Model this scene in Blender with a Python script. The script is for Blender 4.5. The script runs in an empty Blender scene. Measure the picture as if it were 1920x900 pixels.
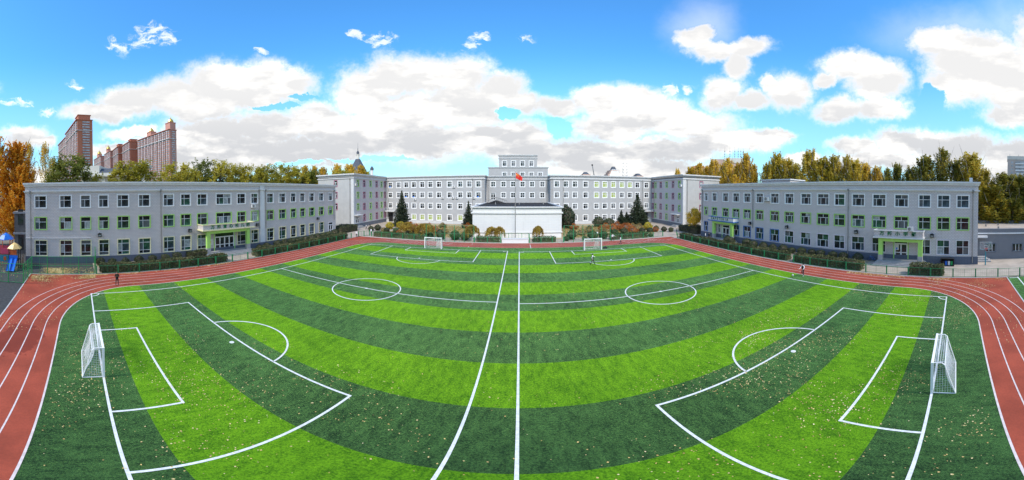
import bpy, bmesh, math, random
import numpy as np
from math import sin, cos, pi, radians
from mathutils import Matrix, Vector

scene = bpy.context.scene
COL = scene.collection
rnd = random.Random(7)

# ---------------------------------------------------------------- camera
cam = bpy.data.cameras.new('camera')
cam.type = 'PANO'
cam.panorama_type = 'EQUIRECTANGULAR'
cam.longitude_min = -1.8528
cam.longitude_max = 1.8131
cam.latitude_min = -1.01474
cam.latitude_max = 0.70366
cam.clip_start = 0.1
cam.clip_end = 5000
camo = bpy.data.objects.new('camera', cam)
camo.location = (0, 0, 10.5)
camo.rotation_euler = (radians(90) - 0.01307, 0, 0)
COL.objects.link(camo)
scene.camera = camo
scene.view_settings.view_transform = 'Standard'
scene.view_settings.look = 'None'
scene.view_settings.exposure = 0.8
scene.view_settings.gamma = 1
scene.cycles.max_bounces = 6
scene.cycles.diffuse_bounces = 4
scene.cycles.transparent_max_bounces = 8

# ---------------------------------------------------------------- sky
SUN_EL, SUN_AZ = radians(44), radians(176)      # azimuth clockwise from +Y
w = bpy.data.worlds.new("World")
scene.world = w
w.use_nodes = True
nt = w.node_tree
nt.nodes.clear()


class NG:
    def __init__(s, t): s.t = t
    def new(s, ty, **k):
        n = s.t.nodes.new(ty)
        for a, b in k.items(): setattr(n, a, b)
        return n
    def put(s, sock, v):
        if isinstance(v, bpy.types.NodeSocket): s.t.links.new(v, sock)
        elif v is not None: sock.default_value = v
    def m(s, op, a, b=None, c=None, clamp=False):
        n = s.new('ShaderNodeMath', operation=op, use_clamp=clamp)
        s.put(n.inputs[0], a); s.put(n.inputs[1], b)
        if c is not None: s.put(n.inputs[2], c)
        return n.outputs[0]
    def v(s, op, a, b=None):
        n = s.new('ShaderNodeVectorMath', operation=op)
        s.put(n.inputs[0], a); s.put(n.inputs[1], b)
        return n.outputs['Value'] if op in ('LENGTH', 'DOT_PRODUCT') else n.outputs[0]
    def ss(s, x, lo, hi):
        n = s.new('ShaderNodeMapRange', interpolation_type='SMOOTHSTEP')
        s.put(n.inputs[0], x); s.put(n.inputs[1], lo); s.put(n.inputs[2], hi)
        return n.outputs[0]
    def noise(s, vec, scale, detail=4, rough=.5, dist=0):
        n = s.new('ShaderNodeTexNoise')
        s.put(n.inputs['Vector'], vec)
        n.inputs['Scale'].default_value = scale; n.inputs['Detail'].default_value = detail
        n.inputs['Roughness'].default_value = rough; n.inputs['Distortion'].default_value = dist
        return n
    def mix(s, f, a, b, bt='MIX'):
        n = s.new('ShaderNodeMix', data_type='RGBA', blend_type=bt)
        s.put(n.inputs[0], f); s.put(n.inputs[6], a); s.put(n.inputs[7], b)
        return n.outputs[2]


g = NG(nt)
sky = g.new('ShaderNodeTexSky', sky_type='NISHITA')
sky.sun_disc = False
sky.sun_elevation = SUN_EL
sky.sun_rotation = SUN_AZ
sky.altitude = 150
sky.air_density = 1.0
sky.dust_density = 0.3
sky.ozone_density = 1.6
tc = g.new('ShaderNodeTexCoord')
dirv = tc.outputs['Generated']
sp = g.new('ShaderNodeSeparateXYZ'); g.put(sp.inputs[0], dirv)
az = g.m('ARCTAN2', sp.outputs[0], sp.outputs[1])
el = g.m('ARCSINE', sp.outputs[2])
cb = g.new('ShaderNodeCombineXYZ'); g.put(cb.inputs[0], az); g.put(cb.inputs[1], el)
nz = g.noise(dirv, 5.5, 7, .6)
warp = g.v('MULTIPLY', g.v('SUBTRACT', nz.outputs['Color'], (.5, .5, .5)), (.15, .11, 0))
nz2 = g.noise(dirv, 26, 8, .6)
warp2 = g.v('MULTIPLY', g.v('SUBTRACT', nz2.outputs['Color'], (.5, .5, .5)), (.045, .035, 0))
P = g.v('ADD', g.v('ADD', cb.outputs[0], warp), warp2)
# cloud cells: azimuth, elevation, half width, half height (radians)
CLOUDS = [
 (-1.757, 0.220, 0.115, 0.046), (-1.672, 0.197, 0.057, 0.027), (-1.471, 0.300, 0.181, 0.042), (-1.376, 0.334, 0.134, 0.076),
 (-1.223, 0.344, 0.172, 0.086), (-1.051, 0.391, 0.181, 0.105), (-0.898, 0.420, 0.115, 0.086), (-0.812, 0.382, 0.124, 0.076),
 (-0.956, 0.344, 0.210, 0.067), (-1.127, 0.306, 0.191, 0.061), (-1.376, 0.220, 0.115, 0.027), (-1.452, 0.172, 0.134, 0.027),
 (-1.089, 0.220, 0.210, 0.076), (-0.898, 0.229, 0.210, 0.080), (-1.223, 0.143, 0.306, 0.076), (-0.994, 0.143, 0.325, 0.086),
 (-0.707, 0.248, 0.172, 0.086), (-0.726, 0.153, 0.267, 0.076), (-0.555, 0.363, 0.124, 0.115), (-0.459, 0.411, 0.134, 0.095),
 (-0.344, 0.411, 0.162, 0.099), (-0.211, 0.420, 0.143, 0.086), (-0.058, 0.363, 0.115, 0.080), (-0.173, 0.315, 0.229, 0.105),
 (-0.402, 0.277, 0.229, 0.105), (-0.555, 0.200, 0.229, 0.095), (-0.325, 0.181, 0.267, 0.086), (-0.077, 0.191, 0.267, 0.080),
 (0.018, 0.315, 0.095, 0.057), (0.133, 0.315, 0.105, 0.042), (0.286, 0.334, 0.143, 0.061), (0.419, 0.334, 0.143, 0.061),
 (0.477, 0.286, 0.191, 0.080), (0.629, 0.248, 0.210, 0.067), (0.343, 0.248, 0.191, 0.073), (0.820, 0.197, 0.172, 0.042),
 (0.706, 0.185, 0.191, 0.053), (0.247, 0.143, 0.286, 0.076), (0.515, 0.153, 0.267, 0.057), (0.057, 0.143, 0.191, 0.076),
 (0.925, 0.216, 0.086, 0.023), (0.400, 0.086, 0.420, 0.057), (0.620, 0.554, 0.069, 0.050), (0.687, 0.512, 0.115, 0.046),
 (0.820, 0.525, 0.118, 0.042), (0.782, 0.464, 0.069, 0.069), (0.652, 0.579, 0.048, 0.034), (0.740, 0.357, 0.092, 0.073),
 (0.839, 0.334, 0.086, 0.046), (0.969, 0.369, 0.099, 0.076), (0.897, 0.391, 0.048, 0.034), (1.183, 0.458, 0.137, 0.069),
 (1.279, 0.411, 0.134, 0.099), (1.145, 0.306, 0.111, 0.053), (1.298, 0.306, 0.143, 0.050), (1.088, 0.411, 0.057, 0.031),
 (1.508, 0.554, 0.143, 0.073), (1.641, 0.487, 0.229, 0.134), (1.775, 0.411, 0.172, 0.172), (1.584, 0.401, 0.153, 0.092),
 (1.756, 0.292, 0.134, 0.053), (1.890, 0.544, 0.172, 0.172), (1.202, 0.178, 0.105, 0.038), (1.374, 0.197, 0.153, 0.050),
 (1.546, 0.178, 0.210, 0.065), (1.775, 0.153, 0.210, 0.080), (1.298, 0.128, 0.210, 0.050), (1.011, 0.124, 0.115, 0.023),
 (1.126, 0.101, 0.229, 0.034), (1.737, 0.067, 0.267, 0.076), (2.061, 0.124, 0.286, 0.115), (-1.796, 0.067, 0.306, 0.053),
 (-2.044, 0.143, 0.191, 0.115), (-1.968, 0.391, 0.115, 0.057),
]
HOLES = [
 (-0.864, 0.309, 0.105, 0.013), (-0.755, 0.338, 0.057, 0.011), (-0.043, 0.285, 0.050, 0.027), (0.146, 0.243, 0.065, 0.042),
 (-0.516, 0.124, 0.191, 0.010), (-0.784, 0.113, 0.115, 0.010), (1.479, 0.334, 0.050, 0.069),
]
def field(lst, grow=1.0):
    acc = None
    for a, e, ra, re in lst:
        d = g.v('LENGTH', g.v('MULTIPLY', g.v('SUBTRACT', P, (a, e, 0)), (1 / (ra * grow), 1 / (re * grow), 0)))
        acc = d if acc is None else g.m('MINIMUM', acc, d)
    return acc
F = g.m('SUBTRACT', 1.0, field(CLOUDS, 1.14))
Hf = g.m('SUBTRACT', 1.0, field(HOLES))
# broken cloud goes on behind the camera; overhead cover added to whiten ambient light
bn = g.noise(dirv, 2.6, 8, .58)
back = g.m('MAXIMUM', g.ss(g.m('ABSOLUTE', az), 1.88, 2.1), g.ss(el, .78, 1.0))
Fb = g.m('SUBTRACT', g.m('MULTIPLY', g.m('SUBTRACT', bn.outputs[0], .44), 3.0), g.m('SUBTRACT', 1.0, back))
F = g.m('MAXIMUM', F, Fb)
edge = g.m('SUBTRACT', F, g.m('MULTIPLY', g.ss(Hf, 0, .5), 1.2))
fz = g.noise(dirv, 60, 6, .65)
edge = g.m('ADD', edge, g.m('MULTIPLY', g.m('SUBTRACT', fz.outputs[0], .5), .36))
mask = g.m('POWER', g.ss(edge, -.14, .52), 2.4)
# thin wisps and veils
WISPS = [
 (-1.777, 0.348, 0.076, 0.021), (-1.681, 0.309, 0.053, 0.023), (-1.576, 0.386, 0.046, 0.031), (-1.834, 0.338, 0.046, 0.017),
 (-1.423, 0.550, 0.050, 0.038), (-1.328, 0.567, 0.073, 0.042), (-1.257, 0.571, 0.057, 0.042), (-0.493, 0.538, 0.073, 0.038),
 (-0.908, 0.521, 0.038, 0.019), (-0.134, 0.559, 0.065, 0.031), (-0.570, 0.559, 0.038, 0.021), (0.041, 0.548, 0.042, 0.023),
 (0.534, 0.369, 0.061, 0.034), (0.606, 0.380, 0.034, 0.021), (-1.299, 0.601, 0.076, 0.038), (-0.173, 0.525, 0.050, 0.019),
 (-0.889, 0.286, 0.057, 0.015),
]
VEILS = [
 (0.648, 0.601, 0.143, 0.115), (1.584, 0.582, 0.363, 0.115), (1.785, 0.582, 0.229, 0.172),
]
wn = g.noise(g.v('MULTIPLY', P, (1, 2.2, 1)), 24, 7, .62, .4)
Wf = g.m('SUBTRACT', 1.0, field(WISPS))
wm_ = g.m('MULTIPLY', g.ss(g.m('ADD', Wf, g.m('MULTIPLY', g.m('SUBTRACT', wn.outputs[0], .52), 3.4)), .1, .95), .62)
Vf = g.m('MULTIPLY', g.ss(g.m('SUBTRACT', 1.0, field(VEILS, 1.3)), 0, 1.0), .30)
mask = g.m('MAXIMUM', mask, g.m('MAXIMUM', g.m('MULTIPLY', wm_, g.ss(Wf, -.1, .4)), Vf))
st = g.v('MULTIPLY', cb.outputs[0], (1, 2.6, 1))
g2 = g.noise(g.v('ADD', st, warp), 2.0, 5, .5, .3)
g3 = g.noise(g.v('ADD', st, warp2), 7, 6, .55)
gr = g.m('ADD', g.m('MULTIPLY', g2.outputs[0], .7), g.m('MULTIPLY', g3.outputs[0], .3))
up = g.v('ADD', g.v('ADD', st, warp2), (0, .16, 0))
g4 = g.noise(g.v('ADD', st, warp2), 5.5, 6, .55)
g5 = g.noise(up, 5.5, 6, .55)
relief = g.m('MULTIPLY', g.m('SUBTRACT', g5.outputs[0], g4.outputs[0]), 2.6)     # lit tops, grey undersides
lowb = g.m('ADD', .62, g.m('MULTIPLY', g.ss(el, .40, .12), .38))
shade = g.m('MULTIPLY', g.m('ADD', g.ss(gr, .36, .54), relief, clamp=True), g.m('MULTIPLY', g.ss(edge, .10, .60), lowb))
ccol = g.mix(g.m('POWER', shade, .6), (.86, .83, .78, 1), (.40, .408, .425, 1))
hs = g.new('ShaderNodeHueSaturation')
hs.inputs['Saturation'].default_value = 1.16
hs.inputs['Value'].default_value = 1.0
g.put(hs.inputs['Color'], sky.outputs[0])
sk = g.new('ShaderNodeVectorMath', operation='SCALE'); g.put(sk.inputs[0], hs.outputs[0]); sk.inputs['Scale'].default_value = 0.15
bl = g.mix(1.0, sk.outputs[0], (0.66, 1.20, 1.42, 1), 'MULTIPLY')
# haze just over the horizon
bl = g.mix(g.m('MULTIPLY', g.ss(el, .52, 0.05), .72), bl, (.27, .47, .56, 1))
final = g.mix(mask, bl, ccol)
bg = g.new('ShaderNodeBackground')
g.put(bg.inputs[0], final)
bg.inputs[1].default_value = 1.0
wo = g.new('ShaderNodeOutputWorld')
nt.links.new(bg.outputs[0], wo.inputs[0])

# ---------------------------------------------------------------- sun
sl = bpy.data.lights.new('sun', 'SUN')
sl.energy = 2.1
sl.angle = radians(9)
sl.color = (1, .94, .86)
so = bpy.data.objects.new('sun', sl)
sd = Vector((sin(SUN_AZ) * cos(SUN_EL), cos(SUN_AZ) * cos(SUN_EL), sin(SUN_EL)))
so.rotation_euler = sd.to_track_quat('Z', 'Y').to_euler()
so.location = (0, -60, 80)
COL.objects.link(so)

# ---------------------------------------------------------------- materials
def mat(name, col, rough=.8, var=.08, scale=2.0, bump=0.0, bscale=8.0, spec=.3, metal=0.0, detail=5, stain=0.0, sheen=0.0, sheen_tint=None):
    m = bpy.data.materials.new(name); m.use_nodes = True
    q = NG(m.node_tree); b = m.node_tree.nodes['Principled BSDF']
    b.inputs['Roughness'].default_value = rough
    b.inputs['Metallic'].default_value = metal
    b.inputs['Specular IOR Level'].default_value = spec
    t = q.new('ShaderNodeTexCoord')
    n = q.noise(t.outputs['Object'], scale, detail, .6)
    lo = [c * (1 - var) for c in col] + [1]; hi = [min(1, c * (1 + var)) for c in col] + [1]
    c = q.mix(q.ss(n.outputs[0], .3, .7), tuple(lo), tuple(hi))
    if stain:
        st = q.new('ShaderNodeMapping'); q.put(st.inputs[0], t.outputs['Object']); st.inputs['Scale'].default_value = (1.5, 1.5, .12)
        n2 = q.noise(st.outputs[0], 1.2, 6, .65)
        c = q.mix(q.m('MULTIPLY', q.ss(n2.outputs[0], .52, .75), stain), c, tuple([x * .55 for x in col] + [1]))
    q.put(b.inputs['Base Color'], c)
    if bump:
        n3 = q.noise(t.outputs['Object'], bscale, 5, .6)
        bp = q.new('ShaderNodeBump'); bp.inputs['Strength'].default_value = bump; bp.inputs['Distance'].default_value = .05
        q.put(bp.inputs['Height'], n3.outputs[0]); q.put(b.inputs['Normal'], bp.outputs[0])
    if sheen:
        b.inputs['Sheen Weight'].default_value = sheen
        b.inputs['Sheen Roughness'].default_value = .5
        if sheen_tint: b.inputs['Sheen Tint'].default_value = tuple(sheen_tint) + (1,)
    return m

def brick_mat(name, c1, c2, mortar, bw, bh, msize=.02, stain=.25, rough=.85, bump=.5):
    m = bpy.data.materials.new(name); m.use_nodes = True
    q = NG(m.node_tree); b = m.node_tree.nodes['Principled BSDF']
    b.inputs['Roughness'].default_value = rough; b.inputs['Specular IOR Level'].default_value = .25
    t = q.new('ShaderNodeTexCoord')
    s = q.new('ShaderNodeSeparateXYZ'); q.put(s.inputs[0], t.outputs['Object'])
    cx = q.new('ShaderNodeCombineXYZ'); q.put(cx.inputs[0], q.m('ADD', s.outputs[0], s.outputs[1])); q.put(cx.inputs[1], s.outputs[2])
    br = q.new('ShaderNodeTexBrick'); q.put(br.inputs['Vector'], cx.outputs[0])
    br.inputs['Scale'].default_value = 1; br.inputs['Brick Width'].default_value = bw; br.inputs['Row Height'].default_value = bh
    br.inputs['Mortar Size'].default_value = msize; br.inputs['Mortar Smooth'].default_value = .3
    br.inputs['Color1'].default_value = tuple(c1) + (1,); br.inputs['Color2'].default_value = tuple(c2) + (1,); br.inputs['Mortar'].default_value = tuple(mortar) + (1,)
    n = q.noise(t.outputs['Object'], .35, 6, .6)
    c = q.mix(q.m('MULTIPLY', q.ss(n.outputs[0], .35, .75), .35), br.outputs[0], tuple([x * .82 for x in c1] + [1]))
    st = q.new('ShaderNodeMapping'); q.put(st.inputs[0], t.outputs['Object']); st.inputs['Scale'].default_value = (1.2, 1.2, .1)
    n2 = q.noise(st.outputs[0], 1.0, 6, .65)
    c = q.mix(q.m('MULTIPLY', q.ss(n2.outputs[0], .55, .8), stain), c, tuple([x * .6 for x in c1] + [1]))
    q.put(b.inputs['Base Color'], c)
    bp = q.new('ShaderNodeBump'); bp.inputs['Strength'].default_value = bump; bp.inputs['Distance'].default_value = .02
    q.put(bp.inputs['Height'], q.m('MULTIPLY', br.outputs['Fac'], -1)); q.put(b.inputs['Normal'], bp.outputs[0])
    return m

def leaf_mat(name, cols, rough=.6, trans=.5):
    """cols: three leaf colours; every leaf (mesh island) takes its own mix."""
    m = bpy.data.materials.new(name); m.use_nodes = True
    q = NG(m.node_tree); nt_ = m.node_tree; b = nt_.nodes['Principled BSDF']
    b.inputs['Roughness'].default_value = rough; b.inputs['Specular IOR Level'].default_value = .25
    ge = q.new('ShaderNodeNewGeometry')
    oi = q.new('ShaderNodeObjectInfo')
    t = q.new('ShaderNodeTexCoord')
    n = q.noise(t.outputs['Object'], .55, 3, .5)
    f = q.m('ADD', q.m('MULTIPLY', ge.outputs['Random Per Island'], .55), q.m('MULTIPLY', q.ss(n.outputs[0], .3, .7), .45))
    f = q.m('ADD', f, q.m('MULTIPLY', q.m('SUBTRACT', oi.outputs['Random'], .5), .3), clamp=True)
    r = q.new('ShaderNodeValToRGB'); q.put(r.inputs[0], f)
    e = r.color_ramp.elements
    e[0].position = .1; e[0].color = tuple(cols[0]) + (1,)
    e[1].position = .9; e[1].color = tuple(cols[2]) + (1,)
    k = r.color_ramp.elements.new(.5); k.color = tuple(cols[1]) + (1,)
    q.put(b.inputs['Base Color'], r.outputs[0])
    tr = q.new('ShaderNodeBsdfTranslucent'); q.put(tr.inputs[0], r.outputs[0])
    mx = q.new('ShaderNodeMixShader'); mx.inputs[0].default_value = trans
    nt_.links.new(b.outputs[0], mx.inputs[1]); nt_.links.new(tr.outputs[0], mx.inputs[2])
    nt_.links.new(mx.outputs[0], nt_.nodes['Material Output'].inputs[0])
    return m

def turf_mat(name, col, tip, dark):
    m = bpy.data.materials.new(name); m.use_nodes = True
    q = NG(m.node_tree); b = m.node_tree.nodes['Principled BSDF']
    b.inputs['Roughness'].default_value = .75; b.inputs['Specular IOR Level'].default_value = .15
    t = q.new('ShaderNodeTexCoord')
    n1 = q.noise(t.outputs['Object'], .16, 6, .62)
    mp = q.new('ShaderNodeMapping'); q.put(mp.inputs[0], t.outputs['Object']); mp.inputs['Scale'].default_value = (1, .35, 1); mp.inputs['Rotation'].default_value = (0, 0, .05)
    n2 = q.noise(mp.outputs[0], 2.6, 8, .75)
    n3 = q.noise(t.outputs['Object'], 13, 4, .8)
    f = q.m('ADD', q.m('ADD', q.m('MULTIPLY', n1.outputs[0], .16), q.m('MULTIPLY', n2.outputs[0], .34)), q.m('MULTIPLY', n3.outputs[0], .50))
    c = q.mix(q.ss(f, .39, .60), tuple(dark) + (1,), tuple(col) + (1,))
    q.put(b.inputs['Base Color'], c)
    q.put(b.inputs['Sheen Weight'], q.m('ADD', .12, q.m('MULTIPLY', q.ss(f, .38, .62), .84)))
    b.inputs['Sheen Roughness'].default_value = .42
    b.inputs['Sheen Tint'].default_value = tuple(tip) + (1,)
    bp = q.new('ShaderNodeBump'); bp.inputs['Strength'].default_value = .9; bp.inputs['Distance'].default_value = .06
    n4 = q.noise(t.outputs['Object'], 15, 5, .8)
    q.put(bp.inputs['Height'], n4.outputs[0]); q.put(b.inputs['Normal'], bp.outputs[0])
    return m

M = {}
M['wall'] = brick_mat('grey_tile_wall', (.605, .55, .53), (.655, .60, .58), (.40, .365, .35), .44, .22, .026, .5)
M['wall_far'] = mat('light_grey_render', (.405, .40, .395), .9, .05, .8, .15, 6, .2, stain=.15)
M['wall_end'] = mat('pale_grey_render', (.44, .435, .42), .9, .05, .6, .15, 6, .2, stain=.2)
M['plinth'] = brick_mat('slate_plinth', (.115, .135, .175), (.14, .16, .205), (.06, .07, .09), .9, .16, .02, .2)
M['plinth_far'] = mat('dark_grey_plinth', (.20, .21, .235), .85, .1, 1.5)
M['white'] = mat('white_paint', (.66, .65, .635), .5, .04, 2, 0, 8, .4, stain=.12)
M['surround_white'] = mat('white_surround_paint', (.82, .81, .79), .5, .03, 2)
M['hall'] = brick_mat('white_block_wall', (.665, .655, .64), (.65, .64, .625), (.575, .565, .55), 1.2, .4, .02, .25, .8, .3)
M['cornice'] = mat('pale_grey_cornice', (.70, .69, .68), .7, .05, 1.2, .1, 8, .3, stain=.25)
M['cornice_far'] = mat('off_white_cornice', (.58, .575, .565), .75, .05, 1.2, .1, 8, .3, stain=.2)
M['upvc'] = mat('white_window_frame', (.75, .75, .75), .35, .02, 2, 0, 8, .5)
M['green'] = mat('green_surround_paint', (.34, .62, .12), .55, .06, 3)
M['lime'] = mat('lime_green_paint', (.40, .68, .16), .5, .05, 3)
M['yellow'] = mat('cream_yellow_paint', (.78, .72, .42), .55, .05, 3)
M['blue'] = mat('blue_surround_paint', (.04, .15, .42), .5, .05, 3)
M['pink'] = mat('pale_pink_paint', (.72, .62, .66), .55, .05, 3)
M['magenta'] = mat('magenta_surround_paint', (.36, .07, .16), .55, .06, 3)
M['glass'] = mat('dark_window_glass', (.022, .026, .028), .06, .6, 1.1, 0, 8, .5, detail=3)
M['glass_blue'] = mat('blue_grey_window_glass', (.05, .075, .09), .06, .5, 1.1, 0, 8, .5, detail=3)
M['glass_green'] = mat('curtained_glass', (.03, .085, .055), .12, .5, 2.0, 0, 8, .5)
M['glass_lime'] = mat('lime_curtain_glass', (.36, .42, .13), .2, .35, 3.0, 0, 8, .5)
M['glass_pale'] = mat('pale_curtain_glass', (.32, .34, .34), .2, .35, 3.0, 0, 8, .5)
M['glass_mid'] = mat('grey_screened_glass', (.10, .105, .11), .3, .3, 3.0, 0, 8, .4)
M['concrete'] = mat('concrete_step', (.36, .35, .34), .9, .12, 2.5, .3, 20, .2)
M['paving'] = mat('tan_concrete_paving', (.42, .35, .28), .92, .14, .5, .25, 12, .2)
M['soil'] = mat('dry_garden_soil', (.42, .33, .21), .95, .25, .6, .5, 9, .1)
M['asphalt'] = mat('dark_paving', (.055, .055, .055), .9, .25, 3, .4, 20, .3)
M['track'] = mat('red_running_track', (.345, .066, .034), .8, .22, .35, .25, 60, .25, detail=8)
M['line'] = mat('white_line_paint', (.70, .70, .67), .8, .14, 7, .2, 30, .2)
M['trackline'] = mat('worn_track_line_paint', (.66, .56, .52), .8, .15, 4)
M['kerb'] = mat('pale_kerb_stone', (.50, .49, .47), .85, .1, 3)
M['tlight'] = turf_mat('light_green_turf', (.115, .30, .006), (.6, 1.0, .03), (.028, .115, .002))
M['tdark'] = turf_mat('dark_green_turf', (.030, .086, .024), (.5, 1.0, .22), (.005, .022, .008))
M['fence'] = mat('green_fence_paint', (.015, .21, .075), .45, .08, 3, 0, 8, .5)
M['fence_bright'] = mat('bright_green_fence_paint', (.02, .30, .07), .45, .08, 3, 0, 8, .5)
M['metalgrey'] = mat('galvanised_pipe', (.26, .25, .24), .5, .1, 3, metal=.3)
M['silver'] = mat('painted_steel_pole', (.52, .53, .54), .4, .05, 3, metal=.4)
M['black'] = mat('black_plastic', (.018, .018, .02), .4, .2, 3)
M['blackroof'] = mat('black_roof_felt', (.022, .022, .024), .8, .35, 1.0, .3, 6)
M['bark'] = mat('grey_brown_bark', (.13, .10, .075), .95, .3, 3, .5, 12)
M['barkpale'] = mat('pale_poplar_bark', (.36, .34, .30), .9, .25, 3, .4, 12)
M['whitewash'] = mat('whitewashed_trunk', (.68, .67, .63), .9, .08, 6)
M['net'] = mat('white_net_cord', (.70, .70, .68), .8, .05, 3)
M['skin'] = mat('skin', (.50, .30, .21), .6, .04, 8)
M['hair'] = mat('black_hair', (.012, .011, .011), .5, .2, 20)
M['suit'] = mat('black_jacket_cloth', (.014, .014, .016), .85, .2, 12)
M['trouser'] = mat('dark_trouser_cloth', (.022, .022, .030), .85, .2, 12)
M['shirt'] = mat('white_shirt_cloth', (.75, .75, .77), .8, .05, 12)
M['red'] = mat('red_cloth', (.62, .03, .02), .6, .05, 8)
M['gold'] = mat('yellow_star_cloth', (.85, .65, .05), .6, .03, 8)
M['golddome'] = mat('gilded_dome', (.70, .48, .12), .3, .1, 3, metal=.6)
M['sign_green'] = mat('dark_green_letter', (.015, .16, .06), .5, .05, 8)
M['playblue'] = mat('blue_play_plastic', (.015, .16, .62), .35, .05, 4, spec=.5)
M['playyellow'] = mat('yellow_play_plastic', (.80, .52, .18), .4, .05, 4, spec=.5)
M['playorange'] = mat('orange_play_plastic', (.60, .12, .03), .4, .05, 4)
M['playpink'] = mat('pink_play_plastic', (.62, .08, .14), .4, .05, 4)
M['playteal'] = mat('teal_play_plastic', (.03, .22, .28), .4, .05, 4)
M['binblue'] = mat('blue_bin_plastic', (.02, .12, .5), .4, .05, 4)
M['bingreen'] = mat('green_bin_plastic', (.02, .35, .10), .4, .05, 4)
M['brownrail'] = mat('brown_painted_rail', (.30, .17, .10), .6, .1, 4)
M['redbrick'] = mat('red_tower_render', (.46, .17, .10), .85, .08, .05)
M['redbrick2'] = mat('brown_red_tower_render', (.52, .26, .20), .85, .08, .05)
M['towerglass'] = mat('tower_window_glass', (.36, .38, .39), .25, .4, .3, spec=.5)
M['towerdark'] = mat('tower_recess_shade', (.045, .035, .035), .8, .3, .2)
M['towerpale'] = mat('tower_pale_trim', (.62, .58, .54), .8, .05, .2)
M['beige'] = mat('beige_wall', (.50, .42, .29), .85, .08, .3)
M['cream'] = mat('cream_wall', (.66, .62, .54), .85, .06, .3)
M['slate'] = mat('slate_roof', (.085, .095, .115), .9, .25, 1.5)
M['pinkbrick'] = mat('pale_pink_building', (.55, .38, .30), .85, .08, .3)
M['farwhite'] = mat('far_white_wall', (.78, .77, .75), .85, .04, .3)

LEAF = {
 'gold': leaf_mat('golden_poplar_leaf', [(.46, .30, .025), (.74, .50, .05), (.90, .70, .14)]),
 'amber': leaf_mat('amber_green_poplar_leaf', [(.28, .25, .028), (.58, .44, .045), (.80, .62, .11)]),
 'olivepoplar': leaf_mat('olive_poplar_leaf', [(.12, .14, .025), (.30, .27, .035), (.66, .48, .07)]),
 'orange': leaf_mat('orange_tree_leaf', [(.62, .24, .015), (.90, .44, .03), (.92, .62, .09)]),
 'willow': leaf_mat('yellow_green_willow_leaf', [(.24, .23, .02), (.48, .41, .04), (.68, .58, .09)]),
 'olive': leaf_mat('olive_green_leaf', [(.08, .105, .02), (.18, .20, .03), (.36, .36, .06)]),
 'lime': leaf_mat('lime_yellow_leaf', [(.17, .17, .02), (.32, .29, .035), (.46, .42, .06)]),
 'spruce': leaf_mat('spruce_needle', [(.012, .022, .012), (.028, .045, .022), (.06, .075, .03)], trans=.1),
 'darkbush': leaf_mat('dark_green_shrub_leaf', [(.025, .036, .018), (.055, .075, .032), (.12, .14, .055)], trans=.2),
 'hedge': leaf_mat('hedge_leaf', [(.030, .042, .018), (.075, .090, .034), (.19, .18, .07)], trans=.2),
 'hedgegreen': leaf_mat('green_garden_hedge_leaf', [(.025, .06, .02), (.055, .12, .038), (.12, .20, .065)], trans=.2),
 'rust': leaf_mat('rust_shrub_leaf', [(.28, .08, .02), (.50, .17, .045), (.66, .30, .08)]),
 'ochre': leaf_mat('ochre_shrub_leaf', [(.24, .17, .06), (.42, .31, .11), (.58, .45, .17)]),
 'yellowbush': leaf_mat('yellow_shrub_leaf', [(.34, .26, .025), (.58, .47, .05), (.76, .64, .10)]),
 'weep': leaf_mat('weeping_tree_leaf', [(.24, .16, .03), (.48, .33, .06), (.68, .52, .11)]),
 'fallen': leaf_mat('fallen_leaf', [(.40, .26, .08), (.62, .45, .17), (.80, .68, .38)], trans=.0),
}

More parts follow.
